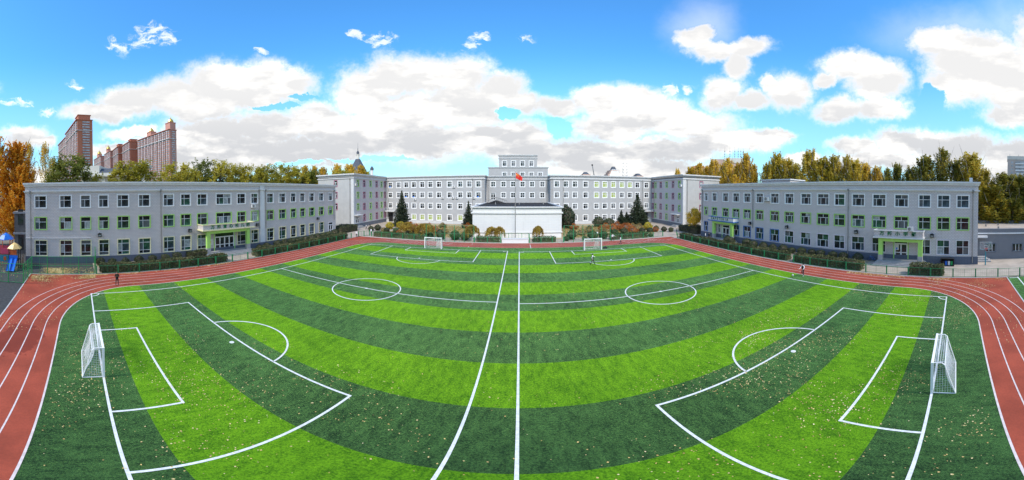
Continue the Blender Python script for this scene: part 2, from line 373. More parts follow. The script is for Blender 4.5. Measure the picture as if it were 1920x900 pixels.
# ---------------------------------------------------------------- mesh helpers
class MB:
    def __init__(s): s.v = []; s.f = []; s.m = []
    def poly(s, pts, m=0):
        n = len(s.v); s.v += [tuple(p) for p in pts]; s.f.append(tuple(range(n, n + len(pts)))); s.m.append(m); return s
    def box(s, x0, x1, y0, y1, z0, z1, m=0):
        n = len(s.v)
        s.v += [(x0, y0, z0), (x1, y0, z0), (x1, y1, z0), (x0, y1, z0), (x0, y0, z1), (x1, y0, z1), (x1, y1, z1), (x0, y1, z1)]
        for f in ((0, 3, 2, 1), (4, 5, 6, 7), (0, 1, 5, 4), (1, 2, 6, 5), (2, 3, 7, 6), (3, 0, 4, 7)):
            s.f.append(tuple(n + i for i in f)); s.m.append(m)
        return s
    def prism(s, pts, z0, z1, m=0):
        n = len(s.v); k = len(pts)
        s.v += [(p[0], p[1], z0) for p in pts] + [(p[0], p[1], z1) for p in pts]
        s.f.append(tuple(n + i for i in reversed(range(k)))); s.f.append(tuple(n + k + i for i in range(k))); s.m += [m, m]
        for i in range(k):
            j = (i + 1) % k; s.f.append((n + i, n + j, n + k + j, n + k + i)); s.m.append(m)
        return s
    def tube(s, p0, p1, r0, r1=None, n=6, m=0, caps=True):
        r1 = r0 if r1 is None else r1
        p0 = Vector(p0); p1 = Vector(p1); d = (p1 - p0)
        if d.length < 1e-6: return s
        d.normalize(); a = d.orthogonal().normalized(); b = d.cross(a); k = len(s.v)
        for p, r in ((p0, r0), (p1, r1)):
            for i in range(n):
                t = 2 * pi * i / n; s.v.append(tuple(p + a * (r * cos(t)) + b * (r * sin(t))))
        for i in range(n):
            j = (i + 1) % n; s.f.append((k + i, k + j, k + n + j, k + n + i)); s.m.append(m)
        if caps:
            s.f.append(tuple(k + i for i in reversed(range(n)))); s.f.append(tuple(k + n + i for i in range(n))); s.m += [m, m]
        return s
    def path(s, pts, r, n=6, m=0):
        for a, b in zip(pts[:-1], pts[1:]): s.tube(a, b, r, r, n, m)
        return s
    def lathe(s, prof, n=16, m=0, c=(0, 0)):
        k = len(s.v)
        for r, z in prof:
            for i in range(n):
                t = 2 * pi * i / n; s.v.append((c[0] + r * cos(t), c[1] + r * sin(t), z))
        for q in range(len(prof) - 1):
            for i in range(n):
                j = (i + 1) % n; s.f.append((k + q * n + i, k + q * n + j, k + (q + 1) * n + j, k + (q + 1) * n + i)); s.m.append(m)
        return s
    def mesh(s, name, mats):
        me = bpy.data.meshes.new(name); me.from_pydata(s.v, [], s.f)
        for x in (mats if isinstance(mats, (list, tuple)) else [mats]): me.materials.append(x)
        if any(s.m): me.polygons.foreach_set('material_index', s.m)
        me.update(); return me
    def each(s, name, mats, parent=None, mx=None):
        """every box of the builder becomes an object of its own"""
        for i in range(0, len(s.v), 8):
            q = MB(); q.v = s.v[i:i + 8]; k = i // 8 * 6; q.f = [tuple(a - i for a in f) for f in s.f[k:k + 6]]; q.m = s.m[k:k + 6]
            q.build(name, mats, parent, mx)
    def build(s, name, mats, parent=None, mx=None):
        return obj(name, s.mesh(name, mats), parent, mx)

def obj(name, me, parent=None, mx=None, kind=None):
    o = bpy.data.objects.new(name, me); COL.objects.link(o)
    if parent is not None: o.parent = parent
    if mx is not None: o.matrix_local = mx if isinstance(mx, Matrix) else Matrix.Translation(mx)
    if kind: o['kind'] = kind
    return o

def tag(o, label, cat, group=None):
    o['label'] = label; o['category'] = cat
    if group: o['group'] = group
    return o

def thing(name, label, cat, loc=(0, 0, 0), rz=0, group=None):
    o = bpy.data.objects.new(name, None); COL.objects.link(o)
    o.location = loc; o.rotation_euler = (0, 0, rz); o.empty_display_size = .5
    return tag(o, label, cat, group)

def struct(name, mb, mats, mx=None):
    o = mb.build(name, mats, None, mx); o['kind'] = 'structure'; return o

ORD = ['first', 'second', 'third', 'fourth', 'fifth', 'sixth', 'seventh', 'eighth', 'ninth', 'tenth', 'eleventh', 'twelfth', 'thirteenth', 'fourteenth', 'fifteenth', 'sixteenth', 'seventeenth', 'eighteenth', 'nineteenth', 'twentieth', 'twenty-first', 'twenty-second', 'twenty-third', 'twenty-fourth', 'twenty-fifth', 'twenty-sixth', 'twenty-seventh', 'twenty-eighth', 'twenty-ninth', 'thirtieth', 'thirty-first', 'thirty-second', 'thirty-third', 'thirty-fourth', 'thirty-fifth', 'thirty-sixth']

def quads_mesh(name, C, size, seed, mats, jit=.4, flat=0.0, mi=None, long=1.4, N=None):
    """one small leaf quad per centre, random attitude"""
    r = np.random.default_rng(seed); n = len(C); C = np.asarray(C, float)
    u = r.normal(size=(n, 3)); u[:, 2] *= (1 - flat)
    u /= np.linalg.norm(u, axis=1)[:, None] + 1e-9
    t = r.normal(size=(n, 3)); t[:, 2] *= (1 - flat)
    if N is not None:                       # lean leaf planes towards the given normals
        t = np.cross(u, N + r.normal(size=(n, 3)) * .5)
    v = t - (t * u).sum(1)[:, None] * u
    v /= np.linalg.norm(v, axis=1)[:, None] + 1e-9
    s = (size * (1 + jit * (r.random(n) - .5) * 2))[:, None] * .5
    a = u * s * long; b = v * s
    V = np.stack([C - a, C + b * .9 - a * .1, C + a, C - b * .9 - a * .1], 1).reshape(-1, 3)
    me = bpy.data.meshes.new(name)
    me.vertices.add(4 * n); me.vertices.foreach_set('co', V.astype(np.float32).ravel())
    me.loops.add(4 * n); me.loops.foreach_set('vertex_index', np.arange(4 * n, dtype=np.int32))
    me.polygons.add(n); me.polygons.foreach_set('loop_start', np.arange(0, 4 * n, 4, dtype=np.int32))
    try: me.polygons.foreach_set('loop_total', np.full(n, 4, dtype=np.int32))
    except Exception: pass
    for m in (mats if isinstance(mats, (list, tuple)) else [mats]): me.materials.append(m)
    if mi is not None: me.polygons.foreach_set('material_index', np.asarray(mi, dtype=np.int32))
    me.update(calc_edges=True); me.validate()
    return me

# ================================================================ THE GROUND
gb = MB(); gb.poly([(-2500, -2500, -.02), (2500, -2500, -.02), (2500, 2500, -.02), (-2500, 2500, -.02)])
struct('ground', gb, mat('dull_ground', (.20, .18, .14), .95, .2, .05))
pv = MB()
pv.box(-36.6, -43.2, 2.0, 70, -.3, 0.0)          # strip before the left building
pv.box(35.4, 60.0, -30, 71, -.3, 0.0)
pv.box(-52, 52, 57.6, 62.6, -.3, -.004)
pv.box(-52, -34, 62.6, 92, -.3, -.004); pv.box(31, 52, 62.6, 92, -.3, -.004)
struct('paving', pv, M['paving'])
sb = MB(); sb.box(-34, 31, 62.6, 91, -.3, .02); sb.box(-42.6, -39.8, 2.6, 18.6, -.3, .03); sb.box(40, 42, 13.2, 41, -.3, .03)
struct('garden_bed', sb, M['soil'])
pl = MB(); pl.box(-60, -36.6, -30, 2.0, -.3, .0); pl.box(-36.6, -12, -30, -6.5, -.3, .0)
struct('play_yard', pl, M['asphalt'])

# running track
tk = MB(); tk.box(-36.6, 35.0, -6.5, 57.4, -.3, .010)
tn = NG(M['track'].node_tree); tb_ = tn.t.nodes['Principled BSDF']; src = tb_.inputs['Base Color'].links[0].from_socket
tco = tn.new('ShaderNodeTexCoord'); sc_ = tn.noise(tco.outputs['Object'], .9, 6, .65)
dd = tn.v('LENGTH', tn.v('MULTIPLY', tn.v('SUBTRACT', tco.outputs['Object'], (-18.6, -4.2, 0)), (1 / 2.6, 1 / 1.5, 0)))
wet = tn.ss(tn.m('ADD', tn.m('SUBTRACT', 1.0, dd), tn.m('MULTIPLY', tn.m('SUBTRACT', sc_.outputs[0], .5), 2.4)), .0, .06)
fn = tn.noise(tco.outputs['Object'], 9, 6, .7)
grain = tn.mix(tn.m('MULTIPLY', tn.ss(fn.outputs[0], .4, .6), .22), src, (.16, .035, .02, 1))
tn.put(tb_.inputs['Base Color'], tn.mix(tn.m('MULTIPLY', wet, .62), grain, (.16, .022, .012, 1)))
struct('running_track', tk, M['track'])
kb = MB()
kb.box(-36.72, -36.6, -6.6, 57.5, -.2, .06); kb.box(35.0, 35.12, -6.6, 57.5, -.2, .06)
kb.box(-36.6, 35, 57.4, 57.6, -.2, .06); kb.box(-36.6, 35.0, -6.62, -6.5, -.2, .03)
struct('track_kerb', kb, M['kerb'])

def outline(dx=0.0, near_e=0.0):
    """closed outline of the oval, offset outwards by dx: four elliptical corners"""
    pts = []
    cs = [(-21.0, 6.0, 9.9, 7.6, pi, 1.5 * pi), (21.6, 5.3, 8.8, 7.2, 1.5 * pi, 2 * pi),
          (25.0, 46.0, 5.6, 6.4, 0, .5 * pi), (-25.6, 46.0, 5.5, 6.6, .5 * pi, pi)]
    for cx, cy, a, b, t0, t1 in cs:
        for i in range(25):
            t = t0 + (t1 - t0) * i / 24
            pts.append((cx + (a + dx) * cos(t), cy + (b + dx * .93) * sin(t)))
    return pts
OUT0 = outline()
def xspan(y, pts):
    xs = []
    for (x0, y0), (x1, y1) in zip(pts, pts[1:] + pts[:1]):
        if (y0 - y) * (y1 - y) <= 0 and abs(y1 - y0) > 1e-9:
            xs.append(x0 + (x1 - x0) * (y - y0) / (y1 - y0))
    return min(xs), max(xs)
BANDS = [2.5, 6.63, 10.79, 14.97, 19.18, 23.3, 27.46, 31.54, 35.45, 39.58, 43.6, 47.8]
tf = MB(); e0, e1 = min(p[1] for p in OUT0) + .001, max(p[1] for p in OUT0) - .001
edges = [e0] + BANDS + [e1]
for i in range(len(edges) - 1):
    a, b = edges[i], edges[i + 1]; k = 24 if i in (0, 1, len(edges) - 2) else 8
    ys = [a + (b - a) * (j / k if i else (j / k) ** 2) for j in range(k + 1)]
    if i == len(edges) - 2: ys = [a + (b - a) * (1 - (1 - j / k) ** 2) for j in range(k + 1)]
    for y0, y1 in zip(ys[:-1], ys[1:]):
        l0, r0 = xspan(y0, OUT0); l1, r1 = xspan(y1, OUT0)
        tf.poly([(l0, y0, .018), (r0, y0, .018), (r1, y1, .018), (l1, y1, .018)], 1 if i % 2 else 0)
struct('turf', tf, [M['tdark'], M['tlight']])
gt = MB(); gt.box(12, 35.0, -30, -6.62, -.3, .012)
struct('side_turf', gt, M['tdark'])
gl = MB(); gl.box(12, 35.0, -8.0, -7.86, .01, .018); gl.box(34.6, 34.74, -7.86, -6.8, .01, .018); struct('side_turf_line', gl, M['line'])

def ribbon(mb, pts, wd, z, closed=False, m=0):
    n = len(pts); L = []
    for i in range(n):
        a = Vector(pts[(i - 1) % n] if (closed or i) else pts[i]); b = Vector(pts[(i + 1) % n] if (closed or i < n - 1) else pts[i])
        d = (b - a)
        if d.length < 1e-9: d = Vector((1, 0))
        d.normalize(); nn = Vector((-d.y, d.x)) * wd / 2; c = Vector(pts[i]); L.append((c - nn, c + nn))
    for i in range(n if closed else n - 1):
        j = (i + 1) % n
        mb.poly([(L[i][0].x, L[i][0].y, z), (L[j][0].x, L[j][0].y, z), (L[j][1].x, L[j][1].y, z), (L[i][1].x, L[i][1].y, z)], m)

ln = MB(); ribbon(ln, OUT0, .09, .026, True)
for k in (1, 2, 3, 4):
    ribbon(ln, outline(1.10 * k + .05), .07, .016, True)
struct('lane_lines', ln, M['trackline'])
tm = MB()
for x, y, a, L in [(2.5, 54.0, 0, 3.6), (-9.4, 52.9, 0, .5), (-9.2, 56.0, 0, .6), (33.6, 54.5, 1.2, 3.2), (-25, 55.6, .9, 3.4), (-27.5, 55.0, .9, 1.0), (29, 55.6, 1.2, 2.6)]:
    ribbon(tm, [(x - sin(a) * L / 2, y - cos(a) * L / 2), (x + sin(a) * L / 2, y + cos(a) * L / 2)], .1, .0205)
for i in range(8):
    x = -23.5 + i * 1.3
    for j in range(3): ribbon(tm, [(x + j * .25, 54.2 + j * .9), (x + .7 + j * .25, 54.25 + j * .9)], .1, .0205)
    x = 22.5 + i * 1.2
    for j in range(3): ribbon(tm, [(x - j * .25, 54.0 + j * .9), (x + .6 - j * .25, 54.0 + j * .9)], .1, .0205)
struct('track_start_marks', tm, M['line'])

def pitch(cx, yn, L, w, rot, outer):
    """local: u to the outer side, v away from the near goal line"""
    mb = MB(); W = .115; Z = .030
    def T(u, v): x = outer * u; return (cx + cos(rot) * x - sin(rot) * v, yn + sin(rot) * x + cos(rot) * v)
    def R(pts, wd=W, closed=False): ribbon(mb, [T(*p) for p in pts], wd, Z, closed)
    hw = w / 2; pw, pd, gw, gd, sd, cr, dr = 8.63, 8.67, 4.70, 2.97, 8.15, 3.62, 3.58
    def seg(a, b): R([a, b])
    h = W / 2
    seg((hw, -h), (hw, L + h)); seg((-hw, -h), (-hw, L + h)); seg((-hw + h, 0), (hw - h, 0)); seg((-hw + h, L), (hw - h, L)); seg((-hw + h, L / 2), (hw - h, L / 2))
    R([(cr * cos(2 * pi * i / 64), L / 2 + cr * sin(2 * pi * i / 64)) for i in range(64)], W, True)
    a0 = math.acos((pd - sd) / dr)
    for s, o in ((1, 0), (-1, L)):
        for q, d in ((pw, pd), (gw, gd)):
            seg((q, o + s * h), (q, o + s * (d + h))); seg((-q, o + s * h), (-q, o + s * (d + h))); seg((-q + h, o + s * d), (q - h, o + s * d))
        R([(dr * sin(-a0 + 2 * a0 * i / 32), o + s * (sd + dr * cos(-a0 + 2 * a0 * i / 32))) for i in range(33)])
        c = [T(.16 * cos(2 * pi * i / 16), o + s * sd + .16 * sin(2 * pi * i / 16)) for i in range(16)]
        if outer < 0: c = c[::-1]
        mb.poly([(x, y, Z + .003) for x, y in c])
        for sx in (1, -1):
            R([(sx * (hw - .8 * cos(t)), o + s * .8 * sin(t)) for t in [pi / 2 * i / 10 for i in range(11)]])
    c = [T(.16 * cos(2 * pi * i / 16), L / 2 + .16 * sin(2 * pi * i / 16)) for i in range(16)]
    mb.poly([(x, y, Z + .003) for x, y in (c if outer > 0 else c[::-1])])
    return mb
LP = (-15.41, 1.10, 48.55, 26.93, -.0036, -1)
RP = (13.905, .935, 47.94, 27.94, -.0076, 1)
struct('pitch_markings', pitch(*LP), M['line'])
struct('pitch_markings', pitch(*RP), M['line'])

# fallen leaves
r = np.random.default_rng(3)
def spread(n, x0, x1, y0, y1):
    X, Y = r.uniform(x0, x1, n * 3), r.uniform(y0, y1, n * 3)     # drifts: thinned where the wind has swept
    k = np.sin(X * .9 + np.sin(Y * .7) * 2) + np.sin(Y * 1.1 + X * .35) + np.sin(X * .31 - Y * .23) * 1.2
    o = np.argsort(-(k + r.normal(size=n * 3) * 1.3))[:n]
    return np.stack([X[o], Y[o], np.full(n, .035)], 1)
parts = [spread(2600, -31, 30, -1.4, 12), spread(2600, 9, 30, -1.4, 14), spread(900, 5, 30, 8, 28), spread(900, -30.5, -6, -1.4, 8), spread(700, -31, 30, 12, 34), spread(260, -31, 30, 34, 51),
         spread(500, -36.4, -31, -6, 9), spread(350, -36.4, -20, -6.3, -1.6), spread(700, 31, 34.9, -6.4, 3), spread(250, 18, 34, -6.4, -1.9)]
lf = quads_mesh('fallen_leaves', np.concatenate(parts), .058, 5, LEAF['fallen'], .5, .85, long=1.1)
obj('fallen_leaves', lf, kind='stuff')
big = [spread(1600, -36.5, -34.6, -6.2, 2.0), spread(3200, -40.2, -36.7, -5.5, 1.9), spread(700, -36.5, -36.0, 2, 22), spread(900, 34.0, 34.9, -6.4, 14), spread(400, -42, -34, -12, -6.6), spread(500, -36.0, -33.2, -6.2, -2.5), spread(300, 34.3, 34.9, 14, 50)]
obj('leaf_drift', quads_mesh('leaf_drift', np.concatenate(big), .09, 6, LEAF['fallen'], .5, .8, long=1.1), kind='stuff')

# ================================================================ BUILDINGS
def frame(loc, rz): return Matrix.Translation(loc) @ Matrix.Rotation(rz, 4, 'Z')

_wc = {}
KIND = {
 'A':  ([(0, .36, 0, .62), (.36, 1, 0, .62), (0, .36, .62, 1), (.36, 1, .62, 1)]),
 'A2': ([(0, .42, 0, .66), (.42, 1, 0, .66), (0, 1, .66, 1)]),
 'AG': ([(0, .36, 0, .22), (.36, 1, 0, .22), (0, .36, .22, .74), (.36, 1, .22, .74), (0, .36, .74, 1), (.36, 1, .74, 1)]),
 'AG2': ([(0, 1, 0, .22), (0, .4, .22, .76), (.4, 1, .22, .76), (0, 1, .76, 1)]),
 'AW': ([(0, .2, 0, .64), (.2, .5, 0, .64), (.5, .78, 0, .64), (.78, 1, 0, .64), (0, .5, .64, 1), (.5, 1, .64, 1)]),
 'B':  ([(0, .27, 0, .66), (.27, .73, 0, .66), (.73, 1, 0, .66), (0, .5, .66, 1), (.5, 1, .66, 1)]),
 'BG': ([(0, .27, 0, .56), (.27, .73, 0, .56), (.73, 1, 0, .56), (0, .5, .56, 1), (.5, 1, .56, 1)]),
 'M':  ([(0, .62, 0, .68), (.62, 1, 0, .68), (0, .62, .68, 1), (.62, 1, .68, 1)]),
 'C':  ([(0, .55, 0, .55), (.55, 1, 0, .55), (0, .55, .55, 1), (.55, 1, .55, 1)]),
 'W':  ([(0, .4, 0, .7), (.4, 1, 0, .7), (0, 1, .7, 1)]),
 'D':  ([(0, .5, 0, .3), (.5, 1, 0, .3), (0, .5, .3, 1), (.5, 1, .3, 1)]),
 'S':  ([(0, .33, 0, 1), (.33, .67, 0, 1), (.67, 1, 0, 1)]),
}
def window(root, mx, x0, x1, z0, z1, kind, sm, sw=.13, panes=None, single=False, name='window', bar=.035):
    w_, h_ = round(x1 - x0, 2), round(z1 - z0, 2)
    key = (w_, h_, kind, sm, sw, single, bar)
    if key not in _wc:
        a, b = sw, w_ - sw; c, d = sw, h_ - sw
        f = MB()
        f.box(0, w_, -.07, .0, 0, c); f.box(0, w_, -.07, .0, d, h_); f.box(0, a, -.07, .0, c, d); f.box(b, w_, -.07, .0, c, d)
        f.poly([(a, 0, c), (a, .18, c), (a, .18, d), (a, 0, d)]); f.poly([(b, 0, c), (b, 0, d), (b, .18, d), (b, .18, c)])
        f.poly([(a, 0, c), (b, 0, c), (b, .18, c), (a, .18, c)]); f.poly([(a, 0, d), (a, .18, d), (b, .18, d), (b, 0, d)])
        fm = f.mesh(name, M[sm])
        s = MB(); W, Hh = b - a, d - c; e = bar
        pm = []
        for (u0, u1, v0, v1) in KIND[kind]:
            X0, X1, Z0, Z1 = a + u0 * W, a + u1 * W, c + v0 * Hh, c + v1 * Hh
            s.box(X0, X0 + e, .08, .13, Z0, Z1); s.box(X1 - e, X1, .08, .13, Z0, Z1)
            s.box(X0 + e, X1 - e, .08, .13, Z0, Z0 + e); s.box(X0 + e, X1 - e, .08, .13, Z1 - e, Z1)
            p = MB(); p.poly([(X0 + e, .115, Z0 + e), (X1 - e, .115, Z0 + e), (X1 - e, .115, Z1 - e), (X0 + e, .115, Z1 - e)])
            pm.append(p)
        if single:
            q = MB()
            for p in pm: q.poly(p.v)
            pm = [q]
        _wc[key] = (fm, s.mesh('sash', M['upvc']), [p.mesh('pane', M['glass']) for p in pm])
    fm, smh, pms = _wc[key]
    wo_ = obj(name, fm, root, mx @ Matrix.Translation((x0, 0, z0)))
    obj('sash', smh, wo_)
    for i, pmh in enumerate(pms):
        p = obj('pane', pmh, wo_)
        gm = panes[i % len(panes)] if panes else rnd.choice(['glass', 'glass', 'glass', 'glass', 'glass_mid', 'glass_blue', 'glass_pale', 'glass_green'])
        if gm != 'glass': p.material_slots[0].link = 'OBJECT'; p.material_slots[0].material = M[gm]
    return (x0 + sw - .01, x1 - sw + .01, z0 + sw - .01, z1 - sw + .01)

def facade(root, mx, x0, x1, z0, z1, holes, m, name='wall'):
    xs = sorted({x0, x1} | {h[0] for h in holes} | {h[1] for h in holes}); mb = MB()
    rows = {}
    for a, b in zip(xs[:-1], xs[1:]):
        c = (a + b) / 2; hs = sorted((h[2], h[3]) for h in holes if h[0] < c < h[1]); z = z0
        for lo, hi in hs:
            if lo > z: mb.poly([(a, 0, z), (b, 0, z), (b, 0, lo), (a, 0, lo)])
            z = max(z, hi)
        if z1 > z: mb.poly([(a, 0, z), (b, 0, z), (b, 0, z1), (a, 0, z1)])
    # keep seams tight: thin dark backing closes the volume behind the openings
    return mb.build(name, m, root, mx)

def body(root, mx, x0, x1, y1, z0, z1, m, roofm, roofz=None, ends=True):
    mb = MB()
    mb.poly([(x0, y1, z0), (x0, y1, z1), (x1, y1, z1), (x1, y1, z0)])
    mb.poly([(x0, 0, z0), (x0, 0, z1), (x0, y1, z1), (x0, y1, z0)])
    mb.poly([(x1, 0, z0), (x1, y1, z0), (x1, y1, z1), (x1, 0, z1)])
    mb.poly([(x0, .3, z0 + .3), (x1, .3, z0 + .3), (x1, .3, z1 - .3), (x0, .3, z1 - .3)])
    mb.build('wall', m, root, mx)
    rz_ = z1 - .4 if roofz is None else roofz
    rb = MB(); rb.poly([(x0, 0, rz_), (x1, 0, rz_), (x1, y1, rz_), (x0, y1, rz_)]); rb.build('roof', roofm, root, mx)

def moulding(root, mx, x0, x1, y1, z0, z1, out, m, name='cornice', step=True, ends=True):
    """a stepped band round the building"""
    mb = MB(); h = z1 - z0
    st = [(z0, z0 + h * .35, out * .45), (z0 + h * .35, z0 + h * .6, out * .75), (z0 + h * .6, z1, out)] if step else [(z0, z1, out)]
    for a, b, o in st:
        mb.box(x0 - o, x1 + o, -o, 0, a, b)
        mb.box(x0 - o, x0, 0, y1, a, b); mb.box(x1, x1 + o, 0, y1, a, b); mb.box(x0 - o, x1 + o, y1, y1 + o, a, b)
    return mb.build(name, m, root, mx)

def pipe(root, mx, x, z0, z1, m='metalgrey'):
    mb = MB(); mb.tube((x, -.14, z0), (x, -.14, z1), .065, n=8); mb.box(x - .16, x + .16, -.3, -.02, z1, z1 + .28)
    for z in np.arange(z0 + 1, z1, 2.4): mb.box(x - .1, x + .1, -.2, 0, z, z + .06)
    return mb.build('drainpipe', M[m], root, mx)

def text_mesh(txt, size, depth, m):
    cu = bpy.data.curves.new('lettering', 'FONT'); cu.body = txt; cu.size = size; cu.extrude = depth; cu.offset = .022; cu.align_x = 'CENTER'; cu.align_y = 'CENTER'
    cu.resolution_u = 3
    o = bpy.data.objects.new('lettering', cu); COL.objects.link(o)
    dg = bpy.context.evaluated_depsgraph_get()
    me = bpy.data.meshes.new_from_object(o.evaluated_get(dg)); bpy.data.objects.remove(o)
    me.name = 'letter'; me.materials.clear(); me.materials.append(m)
    return me

def letters(root, mx, txt, x0, x1, y, z, size, m, gap=None, bold=.012):
    n = len(txt); step = (x1 - x0) / max(1, n - 1)
    for i, ch in enumerate(txt):
        me = text_mesh(ch, size, .03, m)
        o = obj('letter', me, root, mx @ Matrix.Translation((x0 + i * step, y, z)) @ Matrix.Rotation(pi / 2, 4, 'X'))

def door(root, mx, x0, x1, z0, z1, leaves=2, transom=.55, sm='upvc', side=0.0, posters=None):
    f = MB(); e = .09
    f.box(x0, x0 + e, -.04, .1, z0, z1); f.box(x1 - e, x1, -.04, .1, z0, z1); f.box(x0 + e, x1 - e, -.04, .1, z1 - e, z1)
    zt = z1 - transom; f.box(x0 + e, x1 - e, -.04, .1, zt - e / 2, zt + e / 2)
    d = f.build('door', M[sm], root, mx)
    a, b = x0 + e, x1 - e; W = (b - a) / leaves
    p = MB(); p.poly([(a, .08, zt + e / 2), (b, .08, zt + e / 2), (b, .08, z1 - e), (a, .08, z1 - e)]); p.build('pane', M['glass'], d)
    for i in range(leaves):
        s = a + i * W + .01; t = s + W - .02; k = .1
        l = MB(); l.box(s, s + k, -.03, .06, z0, zt - e / 2); l.box(t - k, t, -.03, .06, z0, zt - e / 2)
        l.box(s + k, t - k, -.03, .06, z0, z0 + .16); l.box(s + k, t - k, -.03, .06, zt - e / 2 - k, zt - e / 2)
        zm = z0 + (zt - z0) * .42; l.box(s + k, t - k, -.03, .06, zm - .06, zm + .06)
        l.build('door_leaf', M['upvc'], d)
        for q0, q1 in ((z0 + .16, zm - .06), (zm + .06, zt - e / 2 - k)):
            p = MB(); p.poly([(s + k, .03, q0), (t - k, .03, q0), (t - k, .03, q1), (s + k, .03, q1)]); p.build('pane', M['glass'], d)
        hd = MB(); hx = t - k / 2 if i == 0 else s + k / 2; hd.tube((hx, -.07, zm + .05), (hx, -.07, zm + .55), .018); hd.build('handle', M['silver'], d)
    return (x0 + .02, x1 - .02, z0, z1 - .02)

def portico(root, mx, cx0, cx1, canx0, canx1, out, zf, zc0, zc1, trim, colm='lime', face='wall'):
    # platform and steps
    st = MB(); n = max(2, int(round(zf / .15)))
    for i in range(n):
        q = .32 * (n - 1 - i)
        st.box(cx0 - .5 - q * .6, cx1 + .5 + q * .6, -out - .35 - q, 0, zf / n * i - (.2 if i == 0 else 0), zf / n * (i + 1) - (0 if i == n - 1 else .002))
    st.build('steps', M['concrete'], root, mx)
    for c in (cx0, cx1):
        k = MB(); k.box(c - .36, c + .36, -out - .06, -out + .6, zf, zf + .9); k.build('column_base', M['concrete'], root, mx)
        k = MB(); k.box(c - .32, c + .32, -out, -out + .55, zf + .9, zc0 - .55); k.build('column', M[colm], root, mx)
    k = MB(); k.box(cx0 - .32, cx1 + .32, -out, -out + .55, zc0 - .55, zc0); k.build('beam', M[colm], root, mx)
    k = MB()
    for c in (cx0, cx1): k.box(c - .3, c + .3, -out + .55, 0, zc0 - .5, zc0 - .002)
    k.each('beam', M[colm], root, mx)
    # canopy: parapet tray with two trim bands
    yb = -out - .35
    k = MB(); t = .16
    k.box(canx0, canx1, yb, 0, zc0, zc0 + .14)
    k.box(canx0, canx1, yb, yb + t, zc0 + .14, zc1 - .12); k.box(canx0, canx0 + t, yb + t, 0, zc0 + .14, zc1 - .12); k.box(canx1 - t, canx1, yb + t, 0, zc0 + .14, zc1 - .12)
    k.build('canopy', M[face], root, mx)
    for a, b in ((zc0 + .0, zc0 + .2), (zc1 - .12, zc1)):
        k = MB(); o = .14 if a == zc0 else .11
        k.box(canx0 - o, canx1 + o, yb - o, yb - .003, a, b); k.box(canx0 - o, canx0 - .003, yb - .003, 0, a, b); k.box(canx1 + .003, canx1 + o, yb - .003, 0, a, b)
        if a != zc0: k.box(canx0, canx1, yb, yb + t, a + .002, b - .002)
        k.build('canopy_trim', M[trim], root, mx)
    return yb

def ac_unit(loc, rz, label, group='air conditioner units on the walls', s=1.0):
    t = thing('air_conditioner', label, 'air conditioner', loc, rz, group)
    b = MB(); b.box(-.42 * s, .42 * s, -.42 * s, -.08, 0, .62 * s); b.build('casing', M['white'], t)
    f = MB()
    for i in range(16):
        a0, a1 = 2 * pi * i / 16, 2 * pi * (i + 1) / 16
        f.poly([(-.1 * s, -.425 * s, .31 * s), (-.1 * s + .24 * s * cos(a0), -.425 * s, .31 * s + .24 * s * sin(a0)), (-.1 * s + .24 * s * cos(a1), -.425 * s, .31 * s + .24 * s * sin(a1))])
    f.build('fan_grille', M['metalgrey'], t)
    k = MB(); k.box(-.3 * s, -.24 * s, -.42 * s, 0, -.08, 0); k.box(.24 * s, .3 * s, -.42 * s, 0, -.08, 0); k.each('bracket', M['metalgrey'], t)
    return t

def wall_lamp(loc, rz, label):
    t = thing('floodlight', label, 'floodlight', loc, rz, 'black floodlights on the school walls')
    b = MB(); b.box(-.28, .28, -.5, -.12, -.3, .22); b.build('housing', M['black'], t)
    p = MB(); p.box(-.2, .2, -.515, -.502, -.18, .02); p.build('lens', M['glass_pale'], t)
    k = MB(); k.box(-.05, .05, -.12, 0, -.1, .3); k.build('bracket', M['black'], t)

# ---- left building (faces +X). local x = world Y
XL = -43.2
LB = thing('school_block', 'long three-storey grey school block on the left with yellow-framed ground windows', 'building', (XL, 0, 0), pi / 2)
I = Matrix.Identity(4)
colsA = [(-6.97, -4.96), (-3.04, -1.06), (.18, 1.87), (2.99, 4.65), (5.91, 7.89), (9.31, 11.31), (13.41, 15.34), (16.41, 18.33), (19.41, 21.43), (23.04, 26.27), (27.41, 29.42), (30.52, 32.3), (34.36, 36.2), (37.54, 39.54), (40.84, 42.52), (43.67, 45.37), (46.6, 48.5), (50.04, 51.9), (53.6, 55.4)]
holes = []
typ = ['A', 'A', 'A2', 'A2', 'A', 'A', 'A', 'A', 'A', 'AW', 'A', 'A', 'A', 'A', 'A2', 'A2', 'A', 'A', 'A']
for i, (a, b) in enumerate(colsA):
    k = typ[i]
    holes.append(window(LB, I, a, b, 8.70, 10.78, k, 'surround_white', .15, ['glass_mid', 'glass'] if i < 6 else None))
    holes.append(window(LB, I, a, b, 5.33, 7.40, k, 'green', .12))
    if i == 9: continue
    gk = 'AG2' if k == 'A2' else 'AG'
    if i == 18:
        holes.append(door(LB, I, a, b, .5, 3.4, 2, .6, 'upvc')); continue
    holes.append(window(LB, I, a, b, 1.15, 3.75, gk, 'yellow', .10))
holes.append(door(LB, I, 22.75, 26.75, .62, 3.8, 4, .75, 'upvc'))
facade(LB, I, -8.4, 56.6, 1.1, 12.3, holes, M['wall'])
pb = MB(); pb.box(-8.45, 56.65, -.06, 0, -.3, 1.1); pb.build('plinth', M['plinth'], LB)
body(LB, I, -8.4, 56.6, 14, 0, 12.3, M['wall'], M['blackroof'], 11.9)
moulding(LB, I, -8.4, 56.6, 14, 12.15, 12.72, .32, M['cornice'])
moulding(LB, I, -8.4, 56.6, 14, 11.16, 11.46, .24, M['cornice'], 'string_course')
